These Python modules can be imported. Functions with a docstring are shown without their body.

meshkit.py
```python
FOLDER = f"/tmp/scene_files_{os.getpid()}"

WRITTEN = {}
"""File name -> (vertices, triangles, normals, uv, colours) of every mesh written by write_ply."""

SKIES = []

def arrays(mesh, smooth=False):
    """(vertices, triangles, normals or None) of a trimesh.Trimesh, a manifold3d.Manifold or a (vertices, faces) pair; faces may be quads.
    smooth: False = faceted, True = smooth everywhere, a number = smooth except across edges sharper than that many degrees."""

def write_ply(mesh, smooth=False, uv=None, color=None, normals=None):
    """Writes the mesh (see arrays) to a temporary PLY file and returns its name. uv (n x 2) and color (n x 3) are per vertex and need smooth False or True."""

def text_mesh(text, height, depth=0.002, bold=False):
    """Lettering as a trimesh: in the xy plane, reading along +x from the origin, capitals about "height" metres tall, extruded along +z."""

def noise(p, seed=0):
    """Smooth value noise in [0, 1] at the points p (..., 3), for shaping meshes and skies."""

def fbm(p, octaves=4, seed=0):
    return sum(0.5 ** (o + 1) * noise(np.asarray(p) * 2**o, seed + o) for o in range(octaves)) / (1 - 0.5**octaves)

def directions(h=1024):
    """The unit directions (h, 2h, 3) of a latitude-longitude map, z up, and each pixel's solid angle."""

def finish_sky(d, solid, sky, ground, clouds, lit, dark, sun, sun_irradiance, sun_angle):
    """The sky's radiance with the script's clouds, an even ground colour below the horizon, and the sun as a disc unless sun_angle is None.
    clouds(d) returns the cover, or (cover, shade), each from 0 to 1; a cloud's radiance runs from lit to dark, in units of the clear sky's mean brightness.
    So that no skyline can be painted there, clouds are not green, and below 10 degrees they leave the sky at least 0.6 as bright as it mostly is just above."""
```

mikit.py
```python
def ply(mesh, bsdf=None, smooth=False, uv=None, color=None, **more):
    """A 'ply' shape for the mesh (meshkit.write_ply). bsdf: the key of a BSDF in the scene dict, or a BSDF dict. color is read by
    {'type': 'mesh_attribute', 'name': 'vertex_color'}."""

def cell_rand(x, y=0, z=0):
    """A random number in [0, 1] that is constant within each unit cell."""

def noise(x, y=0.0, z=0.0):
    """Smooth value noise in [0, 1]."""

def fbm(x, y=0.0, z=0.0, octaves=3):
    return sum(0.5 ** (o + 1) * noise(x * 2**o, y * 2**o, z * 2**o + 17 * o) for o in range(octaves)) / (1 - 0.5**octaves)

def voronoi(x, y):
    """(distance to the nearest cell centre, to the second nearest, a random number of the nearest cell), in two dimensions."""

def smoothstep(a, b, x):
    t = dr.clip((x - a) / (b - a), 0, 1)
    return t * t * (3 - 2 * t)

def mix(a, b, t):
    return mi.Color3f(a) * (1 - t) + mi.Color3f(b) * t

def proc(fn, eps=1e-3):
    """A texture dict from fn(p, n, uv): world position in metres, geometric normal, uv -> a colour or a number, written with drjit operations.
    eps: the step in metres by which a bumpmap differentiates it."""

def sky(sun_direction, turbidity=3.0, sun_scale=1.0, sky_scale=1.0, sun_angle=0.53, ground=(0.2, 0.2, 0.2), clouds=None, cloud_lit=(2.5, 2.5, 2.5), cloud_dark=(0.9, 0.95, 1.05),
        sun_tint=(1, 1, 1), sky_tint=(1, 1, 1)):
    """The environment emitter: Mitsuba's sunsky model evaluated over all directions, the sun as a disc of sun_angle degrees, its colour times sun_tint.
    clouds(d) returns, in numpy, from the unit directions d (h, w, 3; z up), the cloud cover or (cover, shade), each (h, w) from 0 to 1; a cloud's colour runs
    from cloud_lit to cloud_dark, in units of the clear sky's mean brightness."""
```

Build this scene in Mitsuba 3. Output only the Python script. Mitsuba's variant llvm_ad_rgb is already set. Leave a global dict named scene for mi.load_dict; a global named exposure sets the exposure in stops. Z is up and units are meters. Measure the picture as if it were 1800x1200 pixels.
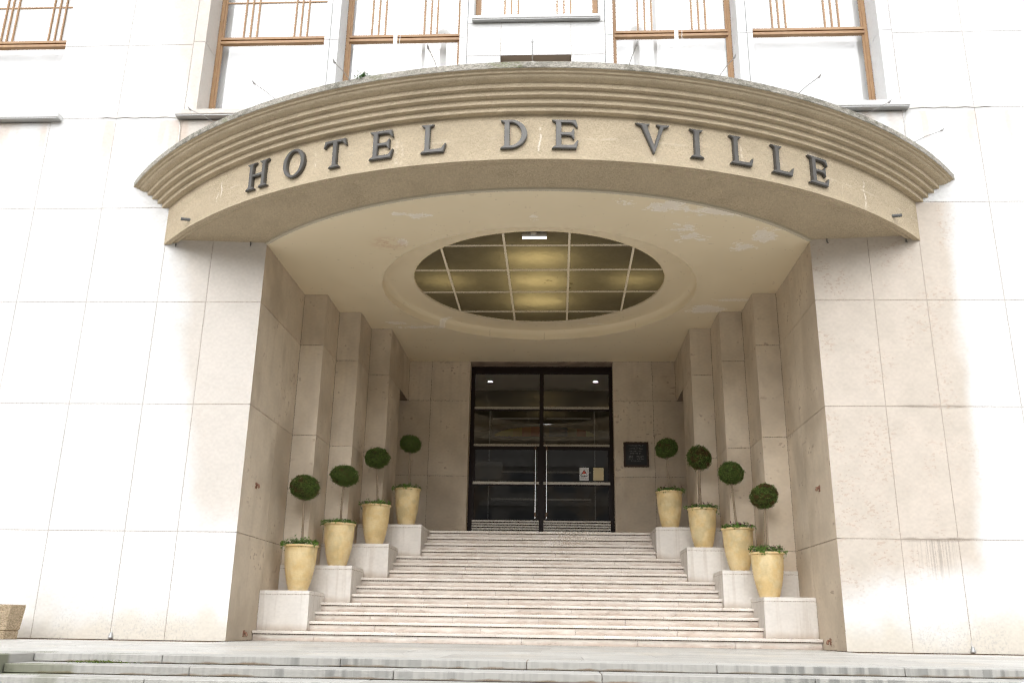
import math
import numpy as np, trimesh, drjit as dr, mitsuba as mi, mikit, meshkit
from mikit import proc, noise, fbm, voronoi, smoothstep, mix, ply
from shapely.geometry import Polygon, Point, box as sbox
from shapely.ops import unary_union
from shapely import affinity

scene, labels = {"type": "scene"}, {}
# ------------------------------------------------------------------ camera, sky, exposure
CAM = np.array([0.3942, -14.1862, 0.28])
YAW, PITCH, ROLL, FOC = -0.0526, 0.3054, 0.0157, 1587.31
_F = np.array([math.sin(YAW) * math.cos(PITCH), math.cos(YAW) * math.cos(PITCH), math.sin(PITCH)])
_R0 = np.array([math.cos(YAW), -math.sin(YAW), 0.0])
_U0 = np.cross(_R0, _F)
_U = -math.sin(ROLL) * _R0 + math.cos(ROLL) * _U0
scene["camera"] = {"type": "perspective", "fov": 2 * math.degrees(math.atan(900 / FOC)), "fov_axis": "x", "near_clip": 0.05, "far_clip": 2000.0,
                   "to_world": mi.ScalarTransform4f().look_at(origin=CAM.tolist(), target=(CAM + _F).tolist(), up=_U.tolist())}
SUN = np.array([-0.12, -1.0, 0.56]); SUN = SUN / np.linalg.norm(SUN)
def cloud_cover(d):
    # a closed overcast, greyer towards the horizon, with the sun glowing softly through it in front of the building
    glow = np.exp(-(np.degrees(np.arccos(np.clip(d @ SUN, -1, 1))) / 27.0) ** 2)
    dim = np.clip(.84 + .10 * (1 - d[..., 2]) + .10 * (meshkit.fbm(d * np.array([2.2, 2.2, 5.0]) + 7.0, 4, 3) - .5), 0, 1)
    return np.ones(d.shape[:2]), np.clip(dim * (1 - .86 * glow), 0, 1)
scene["sky"] = mikit.sky(SUN.tolist(), turbidity=4, sun_scale=0.01, sun_angle=20, clouds=cloud_cover, cloud_lit=(10.2, 10.35, 10.6), cloud_dark=(.74, .78, .83))
exposure = 3.4

# ------------------------------------------------------------------ helpers
rng = np.random.default_rng(7)
def num(key):
    if key not in scene and key not in TAKEN:
        TAKEN.add(key); return key
    k = COUNT.get(key, 0) + 1
    COUNT[key] = k
    new = f"{key}_{k:03d}"
    TAKEN.add(new); return new
TAKEN, COUNT = set(), {}
def put(key, mesh, bsdf, smooth=False, tone=None, color=None, **more):
    key = num(key)
    uv = None
    if tone is not None:
        n = len(meshkit.arrays(mesh, smooth)[0])
        uv = np.tile([float(tone), 0.5], (n, 1))
    scene[key] = ply(mesh, bsdf, smooth, uv, color, **more)
    return key
def thing(key, label, cat, group=None):
    key = num(key); labels[key] = {"label": label, "category": cat}
    if group: labels[key]["group"] = group
    return key
def tag(key, label, cat, group=None):
    labels[key] = {"label": label, "category": cat}
    if group: labels[key]["group"] = group
    return key
def struct(key, kind="structure", label=None):
    labels[key] = {"kind": kind}
    if label: labels[key]["label"] = label
    return key
def box(x0, x1, y0, y1, z0, z1):
    v = np.array([[x, y, z] for x in (x0, x1) for y in (y0, y1) for z in (z0, z1)], float)
    f = np.array([[0, 1, 3], [0, 3, 2], [4, 6, 7], [4, 7, 5], [0, 4, 5], [0, 5, 1], [2, 3, 7], [2, 7, 6], [0, 2, 6], [0, 6, 4], [1, 5, 7], [1, 7, 3]])
    return trimesh.Trimesh(v, f, process=False)
def cbox(x0, x1, y0, y1, z0, z1, c=0.004):
    """a box with chamfered edges"""
    b = np.array([[x, y, z] for x in (x0, x1) for y in (y0, y1) for z in (z0, z1)], float)
    m = (b[0] + b[7]) / 2; h = (b[7] - b[0]) / 2; c = min(c, h.min() * 0.45)
    pts = []
    for s in np.array([[i, j, k] for i in (-1, 1) for j in (-1, 1) for k in (-1, 1)], float):
        for a in range(3):
            q = m + s * (h - c); q[a] = m[a] + s[a] * h[a]; pts.append(q)
    return trimesh.convex.convex_hull(np.array(pts))
def join(*ms):
    return trimesh.util.concatenate([m for m in ms])
def mirror(m):
    v = np.array(m.vertices) * [-1, 1, 1]
    return trimesh.Trimesh(v, np.array(m.faces)[:, ::-1], process=False)
def slab(o, u, v, n, w, h, th, ms=(0, 0)):
    o, u, v, n = (np.asarray(a, float) for a in (o, u, v, n))
    f = [o, o + u * w, o + u * w + v * h, o + v * h]
    b = [f[0] - n * th + u * th * ms[0], f[1] - n * th - u * th * ms[1], f[2] - n * th - u * th * ms[1], f[3] - n * th + u * th * ms[0]]
    F = [[0, 1, 2], [0, 2, 3], [4, 6, 5], [4, 7, 6], [0, 4, 5], [0, 5, 1], [1, 5, 6], [1, 6, 2], [2, 6, 7], [2, 7, 3], [3, 7, 4], [3, 4, 0]]
    return trimesh.Trimesh(np.array(f + b), np.array(F), process=False)
def tube(a, b, r0, r1=None, n=10, caps=True):
    a, b = np.asarray(a, float), np.asarray(b, float); r1 = r0 if r1 is None else r1
    d = (b - a) / np.linalg.norm(b - a)
    x = np.cross(d, [0, 0, 1.0] if abs(d[2]) < .9 else [1.0, 0, 0]); x /= np.linalg.norm(x); y = np.cross(d, x)
    t = np.linspace(0, 2 * np.pi, n, endpoint=False)
    ring = np.cos(t)[:, None] * x + np.sin(t)[:, None] * y
    v = np.vstack([a + ring * r0, b + ring * r1, a[None], b[None]])
    f = []
    for i in range(n):
        j = (i + 1) % n
        f += [[i, j, n + j], [i, n + j, n + i]]
        if caps: f += [[2 * n, j, i], [2 * n + 1, n + i, n + j]]
    return trimesh.Trimesh(v, np.array(f), process=False)
def path_tube(pts, radii, n=8):
    return join(*[tube(pts[i], pts[i + 1], radii[i], radii[i + 1], n) for i in range(len(pts) - 1)])
def lathe(prof, n=40, close=False):
    """prof: (r, z) from bottom to top, outside; revolves about z"""
    prof = np.asarray(prof, float)
    t = np.linspace(0, 2 * np.pi, n, endpoint=False)
    v = np.stack([prof[:, None, 0] * np.cos(t), prof[:, None, 0] * np.sin(t), np.repeat(prof[:, 1:2], n, 1)], -1).reshape(-1, 3)
    f = []
    for i in range(len(prof) - 1):
        for k in range(n):
            j = (k + 1) % n
            a, b, c, d = i * n + k, i * n + j, (i + 1) * n + j, (i + 1) * n + k
            f += [[a, b, c], [a, c, d]]
    return trimesh.Trimesh(v, np.array(f), process=False)
def grid_mesh(P, flip=False):
    """P (a, b, 3) -> mesh"""
    a, b = P.shape[:2]
    idx = np.arange(a * b).reshape(a, b)
    q = np.stack([idx[:-1, :-1], idx[1:, :-1], idx[1:, 1:], idx[:-1, 1:]], -1).reshape(-1, 4)
    if flip: q = q[:, ::-1]
    f = np.vstack([q[:, [0, 1, 2]], q[:, [0, 2, 3]]])
    return trimesh.Trimesh(P.reshape(-1, 3), f, process=False)
def move(m, t, rz=0.0):
    m = m.copy(); c, s = math.cos(rz), math.sin(rz)
    v = np.array(m.vertices) @ np.array([[c, s, 0], [-s, c, 0], [0, 0, 1]])
    m.vertices = v + np.asarray(t, float)
    return m
def extrude(poly, h):
    gs = [g for g in getattr(poly, "geoms", [poly]) if g.area > 1e-7]
    return join(*[trimesh.creation.extrude_polygon(g, h, engine="earcut") for g in gs])

# ------------------------------------------------------------------ materials
def two(b): return {"type": "twosided", "bsdf": b}
def diff(fn): return {"type": "diffuse", "reflectance": proc(fn)}
def rgb(c): return {"type": "rgb", "value": list(c)}
def princ(c, rough=.5, metal=0.0, spec=.5, **k):
    return {"type": "principled", "base_color": rgb(c) if not callable(c) else proc(c), "roughness": rough, "metallic": metal, "specular": spec, **k}

def stone_grain(p):
    return 0.93 + 0.14 * fbm(p.x * 26, p.y * 26, p.z * 26, 3)
def facade_fn(p, n, uv):
    t = uv.x
    base = mix((.60, .595, .58), (.655, .65, .638), t)
    wob = fbm(p.x * 1.7 + 3, p.z * 1.3, p.y * 2, 4) - .5
    # unwashed warm patina around the entrance, sheltered by the canopy
    rx = smoothstep(6.92, 6.62, p.x + wob * .30 + p.z * -.03) * smoothstep(4.2, 4.5, p.x) * smoothstep(.62, 1.18, p.z + wob * .45 - (p.x - 4.6) * .14) * smoothstep(7.25, 7.2, p.z)
    lx = smoothstep(-6.15, -5.75, p.x + wob * .5 - .16 * (5.4 - p.z)) * smoothstep(-4.2, -4.5, p.x) * smoothstep(1.1, 2.2, p.z + wob)
    pat = dr.clip(rx * .85 + lx * .60, 0, 1)
    warm = mix((.53, .455, .38), (.45, .39, .32), fbm(p.x * 3, p.z * 3, 4.0, 3))
    c = mix(base, warm, pat)
    # travertine pits in the unwashed panels
    pits = smoothstep(.62, .72, fbm(p.x * 22, p.z * 46, p.y * 9, 3)) * smoothstep(.45, .65, fbm(p.x * 2.6, p.z * 2.1, 9.0, 2))
    c = mix(c, mi.Color3f(.40, .27, .19), pits * (.06 + .34 * rx))
    # grimy foot of the wall
    foot = smoothstep(.62, .05, p.z + wob * .9)
    c = mix(c, mi.Color3f(.54, .485, .385), foot * .65)
    speck = smoothstep(.56, .72, fbm(p.x * 62, p.z * 48, 2.0, 3)) * smoothstep(.62, .2, p.z) * smoothstep(.55, .7, fbm(p.x * 1.15 + 5.3, 1.0, 3.0, 2))
    c = mix(c, mi.Color3f(.36, .36, .35), speck * .34)
    # rain drips below the joint over the right pier
    dx = smoothstep(.42, .1, dr.abs(p.x - 6.06)) * smoothstep(1.10, 1.62, p.z + .25 * noise(p.x * 25, 1.0, 1.0)) * smoothstep(1.64, 1.625, p.z)
    streak = smoothstep(.40, .70, fbm(p.x * 70, p.z * .8, 7.0, 3))
    c = mix(c, mi.Color3f(.24, .21, .18), dx * streak * .48)
    led = smoothstep(.05, .0, dr.abs(p.z - 1.628)) * smoothstep(5.5, 5.8, p.x) * smoothstep(6.9, 6.4, p.x) * noise(p.x * 9, p.z * 40, 3.0)
    led2 = smoothstep(.05, .0, dr.abs(p.z - 3.685)) * smoothstep(5.5, 6.0, p.x) * smoothstep(6.9, 6.7, p.x) * noise(p.x * 7, p.z * 40, 5.0)
    c = mix(c, mi.Color3f(.17, .13, .10), dr.clip(led * .9 + led2 * .7, 0, 1))
    # rust under the sills
    rust = smoothstep(8.2, 8.95, p.z + .5 * noise(p.x * 14, p.z, 1.0)) * smoothstep(9.0, 8.98, p.z) * smoothstep(.45, .7, fbm(p.x * 5, p.z * .7, 2.0, 2))
    c = mix(c, mi.Color3f(.52, .40, .31), rust * .5)
    return c * stone_grain(p)
def portico_fn(p, n, uv):
    t = uv.x
    base = mix((.56, .472, .365), (.63, .545, .435), t)
    cloud = fbm(p.x * 2.2, p.y * 2.2, p.z * 2.2, 4)
    c = base * (.86 + .28 * cloud)
    grime = smoothstep(.42, .7, fbm(p.x * 1.3 + 7, p.y * 1.3, p.z * .7, 4))
    c = mix(c, mi.Color3f(.28, .22, .155), grime * .34)
    streak = smoothstep(.5, .75, fbm(p.x * 9, p.y * 9, p.z * .5, 3))
    c = mix(c, mi.Color3f(.46, .38, .30), streak * .22)
    spots = smoothstep(.68, .75, fbm(p.x * 14, p.y * 14, p.z * 14, 2)) * smoothstep(.5, .7, cloud)
    c = mix(c, mi.Color3f(.26, .18, .13), spots * .5)
    return c * stone_grain(p)
def grout_fn(p, n, uv):
    return mix((.20, .15, .115), (.34, .27, .21), fbm(p.x * 4, p.y * 4, p.z * 4, 2))
CY, RF = 5.747, 8.64
def concrete_fn(p, n, uv):
    sp = noise(p.x * 95, p.y * 95, p.z * 95)
    sp2 = noise(p.x * 55 + 9, p.y * 55, p.z * 55)
    big = fbm(p.x * 1.4, p.y * 1.4, p.z * 1.9, 4)
    c = mix((.31, .25, .168), (.565, .475, .345), sp * .6 + sp2 * .4) * (.88 + .24 * big)
    dark = smoothstep(.52, .7, fbm(p.x * 3 + 2, p.y * 3, p.z * 6, 3))
    c = mix(c, mi.Color3f(.17, .135, .09), dark * .10)
    ang = dr.atan2(p.x, CY - p.y) * (180 / math.pi)
    r = dr.sqrt(p.x * p.x + (p.y - CY) * (p.y - CY))
    on = smoothstep(RF - .015, RF - .005, r) * smoothstep(7.24, 7.2, p.z) * smoothstep(6.5, 6.53, p.z) * smoothstep(8.70, 8.66, r)
    # lime runs and hairline cracks of the fascia
    lime = mi.Float(0)
    for a, z0, z1, w, s in ((.9, 6.62, 7.10, .10, 1.), (-21.9, 6.70, 7.0, .09, .8), (-35.4, 6.80, 7.05, .10, 1.), (-36.0, 6.72, 6.86, .12, .9), (37.0, 6.55, 7.02, .12, .9), (20.9, 6.72, 7.0, .10, .6), (33.4, 6.58, 6.86, .06, .5), (11.7, 6.53, 6.66, .14, .6), (-13.0, 6.55, 6.95, .16, .5), (-12.3, 6.55, 6.9, .12, .4)):
        wig = (fbm(p.z * 9, a * 3.0, 2.0, 3) - .5) * .55
        lime = dr.maximum(lime, s * smoothstep(w * 1.3, w * .3, dr.abs(ang - a - wig)) * smoothstep(z0 - .05, z0 + .06, p.z) * smoothstep(z1 + .05, z1 - .06, p.z) * smoothstep(.25, .5, noise(p.z * 30, a, 1.0)))
    hz = 6.86 + .05 * (fbm(ang * .35, 3.0, 1.0, 3) - .5)
    lime = dr.maximum(lime, .28 * smoothstep(.02, .004, dr.abs(p.z - hz)) * smoothstep(.45, .7, fbm(ang * .9, 2.0, 6.0, 3)))
    patch = .8 * smoothstep(.9, .3, dr.abs(ang - 29.4)) * smoothstep(.05, .02, dr.abs(p.z - 7.17) - .02)
    lime = dr.maximum(lime, patch * noise(ang * 9, p.z * 30, 1.0))
    c = mix(c, mi.Color3f(.68, .62, .53), lime * on * .85)
    return c
def rim_fn(p, n, uv):
    sp = noise(p.x * 75, p.y * 75, p.z * 75); sp2 = noise(p.x * 36, p.y * 36, p.z * 36 + 4)
    c = mix((.22, .205, .175), (.46, .43, .375), smoothstep(.2, .8, sp * .6 + sp2 * .4))
    big = fbm(p.x * 1.1 + 4, p.y * 1.1, p.z * 3, 3)
    lich = smoothstep(.50, .66, big) * smoothstep(.4, .6, sp2 * .5 + .5 * noise(p.x * 14, p.y * 14, p.z * 14))
    c = mix(c, mi.Color3f(.055, .055, .04), lich * .55)
    moss = smoothstep(.72, .82, fbm(p.x * 2.3, p.y * 2.3, 8.0, 3)) * smoothstep(.3, .6, sp2)
    return mix(c, mi.Color3f(.10, .12, .03), moss * .5)
def ceiling_fn(p, n, uv):
    big = fbm(p.x * .9, p.y * .9, p.z, 3)
    c = mix((.74, .64, .46), (.80, .70, .52), big)
    reg = mi.Float(0)
    for (x, y, sx, sy, s) in ((2.96, -1.2, .75, .30, 1.), (2.15, -1.35, .45, .25, .95), (1.44, -1.5, .3, .2, .8), (3.8, -.25, .30, .45, 1.), (3.6, .2, .35, .3, .8), (3.45, 3.40, .50, .30, 1.1), (3.95, 2.85, .55, .10, 1.05), (-1.79, -1.07, .35, .16, .85), (-2.23, -.09, .25, .2, .85), (.05, -1.0, .16, .16, .85), (-2.54, 4.55, .75, .13, 1.0), (-3.1, 4.25, .4, .12, .9), (2.44, -.57, .35, .25, .85), (-2.14, -1.15, .25, .1, .8), (2.6, -.2, .5, .3, .75), (1.1, 4.95, .45, .05, .9)):
        ex = (p.x - x) / sx; ey = (p.y - y) / sy
        reg = dr.maximum(reg, s * dr.exp(-(ex * ex + ey * ey)))
    nz = .65 * fbm(p.x * 7.5, p.y * 12.5, 1.0, 4) + .35 * fbm(p.x * 26, p.y * 34, 4.0, 3)
    m = smoothstep(.585, .625, nz * .62 + reg * .44)
    inner = smoothstep(.64, .70, nz * .62 + reg * .46)
    c = mix(c, mix((.88, .84, .77), (.82, .76, .67), inner), m * .85)
    rustp = smoothstep(.5, .1, dr.sqrt(dr.square((p.x + 2.5) / .9) + dr.square((p.y - .0) / .8))) * smoothstep(.4, .6, nz)
    c = mix(c, mi.Color3f(.60, .42, .28), rustp * .55)
    specks = smoothstep(.80, .84, noise(p.x * 11, p.y * 11, 5.0)) * smoothstep(.7, .9, noise(p.x * 31, p.y * 31, 2.0))
    return mix(c, mi.Color3f(.35, .27, .19), specks * .3)
def step_fn(p, n, uv):
    t = uv.x
    base = mix((.63, .575, .51), (.70, .65, .59), t)
    c = base * (.88 + .24 * fbm(p.x * 5, p.y * 5, p.z * 5, 3))
    vein = smoothstep(.48, .62, fbm(p.x * 5, p.y * 9, p.z * 9, 4))
    c = mix(c, mi.Color3f(.42, .33, .25), vein * .16)
    # grime that collects at the foot of each riser
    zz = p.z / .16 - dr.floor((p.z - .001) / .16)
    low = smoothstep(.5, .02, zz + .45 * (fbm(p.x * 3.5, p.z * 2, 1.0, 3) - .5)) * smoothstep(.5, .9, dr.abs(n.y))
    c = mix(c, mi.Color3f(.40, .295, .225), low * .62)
    blot = smoothstep(.6, .75, fbm(p.x * 11, p.z * 30, p.y * 4, 3))
    return mix(c, mi.Color3f(.30, .24, .19), blot * low * .5) * stone_grain(p)
def ped_fn(p, n, uv):
    c = mix((.63, .59, .54), (.69, .655, .605), uv.x) * (.9 + .2 * fbm(p.x * 3, p.y * 3, p.z * 2, 3))
    streak = smoothstep(.5, .72, fbm(p.x * 16, p.y * 16, p.z * .6, 3))
    c = mix(c, mi.Color3f(.46, .40, .34), streak * .35)
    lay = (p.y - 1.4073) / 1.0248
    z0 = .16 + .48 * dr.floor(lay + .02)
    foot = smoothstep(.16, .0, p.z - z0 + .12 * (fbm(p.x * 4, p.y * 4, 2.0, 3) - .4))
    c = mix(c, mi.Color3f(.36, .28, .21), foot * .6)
    return c * stone_grain(p)
def landing_fn(p, n, uv):
    t = uv.x
    c = mix((.325, .312, .285), (.37, .357, .328), t) * (.86 + .28 * fbm(p.x * 1.6, p.y * 1.6, 1.0, 4))
    st = smoothstep(.55, .72, fbm(p.x * 2.1 + 3, p.y * 2.1, 4.0, 4))
    c = mix(c, mi.Color3f(.40, .35, .28), st * .3)
    return c * stone_grain(p)
def kerb_fn(p, n, uv):
    t = uv.x
    c = mix((.35, .338, .31), (.395, .382, .352), t) * stone_grain(p)
    front = smoothstep(.5, .9, -n.y)
    st = smoothstep(.40, .62, fbm(p.x * 17, p.z * 1.5, 3.0, 4)) * smoothstep(.35, .65, fbm(p.x * 1.3, 3.0, 1.0, 2)) + .3 * smoothstep(.4, .7, fbm(p.x * 40, p.z * 2, 5.0, 2))
    c = mix(c, mi.Color3f(.17, .17, .16), st * front * .6)
    zz = p.z / .075 - dr.floor((p.z - .001) / .075)
    low = smoothstep(.30, .02, zz + .5 * (fbm(p.x * 6, 2.0, 5.0, 3) - .5))
    c = mix(c, mi.Color3f(.16, .10, .05), low * front * .8)
    moss = smoothstep(.60, .70, fbm(p.x * 3.1, p.y * 3.1, 8.0, 3)) * smoothstep(-2.5, -4.5, p.x)
    return mix(c, mi.Color3f(.10, .11, .04), moss * .6)
def plaza_fn(p, n, uv):
    gx = dr.abs(p.x / .8 - dr.floor(p.x / .8) - .5); gy = dr.abs(p.y / .8 - dr.floor(p.y / .8) - .5)
    j = smoothstep(.488, .497, dr.maximum(gx, gy))
    c = mix((.235, .225, .20), (.285, .272, .245), mikit.cell_rand(p.x / .8, p.y / .8, 1.0)) * (.85 + .3 * fbm(p.x * 1.2, p.y * 1.2, 2.0, 3))
    return mix(c, mi.Color3f(.16, .15, .135), j)
def pot_fn(p, n, uv):
    t = uv.x
    a = fbm(p.x * 6 + t * 31, p.y * 6, p.z * 5 + t * 17, 4)
    c = mix((.60, .44, .205), (.67, .53, .295), smoothstep(.3, .7, a))
    g = smoothstep(.50, .68, fbm(p.x * 6 + t * 11, p.y * 6, p.z * 4, 4)) * (.4 + .9 * t)
    c = mix(c, mi.Color3f(.40, .345, .20), g * .42)
    pale = smoothstep(.58, .68, fbm(p.x * 14 + 5, p.y * 14, p.z * 12 + t * 9, 3))
    c = mix(c, mi.Color3f(.62, .53, .32), pale * .35)
    return c * (.93 + .14 * noise(p.x * 60, p.y * 60, p.z * 60))
def planter_fn(p, n, uv):
    sp = noise(p.x * 85, p.y * 85, p.z * 85)
    return mix((.26, .19, .12), (.58, .47, .33), smoothstep(.15, .85, sp)) * (.85 + .3 * fbm(p.x * 3, p.y * 3, p.z * 3, 3))
def wood_fn(p, n, uv):
    g = fbm(p.x * 30, p.y * 30, p.z * 2.0, 3) * .5 + fbm(p.x * 2, p.y * 30, p.z * 40, 3) * .5
    return mix((.24, .137, .065), (.37, .222, .112), g)
def bronze_fn(p, n, uv):
    return mix((.058, .053, .047), (.102, .094, .083), fbm(p.x * 14, p.y * 14, p.z * 9, 4))
def paneglow_fn(p, n, uv):
    g = fbm(p.x * 7, p.y * 7, 2.0, 3)
    c = mix((.285, .24, .148), (.325, .277, .175), g)
    w = noise(p.x * 40 + 4 * noise(p.y * 22, 1.0, 1.0), p.y * 34, 1.0)
    c = c * (.95 + .1 * w)
    d = mi.Float(0)
    for x, y, s in ((.20, 2.38, .05), (.27, 2.42, .035), (.15, 2.50, .03), (.33, 2.35, .02), (.40, 2.22, .025), (.62, 2.8, .06), (.66, 2.55, .05), (-.2, 2.05, .02)):
        d = dr.maximum(d, smoothstep(s * 1.3, s * .6, dr.sqrt(dr.square(p.x - x) + dr.square((p.y - y) * 1.3)) + .02 * noise(p.x * 60, p.y * 60, 1.0)))
    return mix(c, mi.Color3f(.08, .06, .03), d * .85)
def bark_fn(p, n, uv):
    return mix((.14, .10, .065), (.33, .26, .185), fbm(p.x * 50, p.y * 50, p.z * 14, 3))
def grain_bump(p, n, uv):
    return noise(p.x * 95, p.y * 95, p.z * 95) * .6 + .4 * noise(p.x * 50, p.y * 50, p.z * 50)
def stone_bump(p, n, uv):
    return fbm(p.x * 22, p.y * 22, p.z * 30, 3)
def bump(b, fn, s): return {"type": "bumpmap", "arbitrary": proc(fn, eps=2e-3), "scale": s, "bsdf": b}

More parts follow.
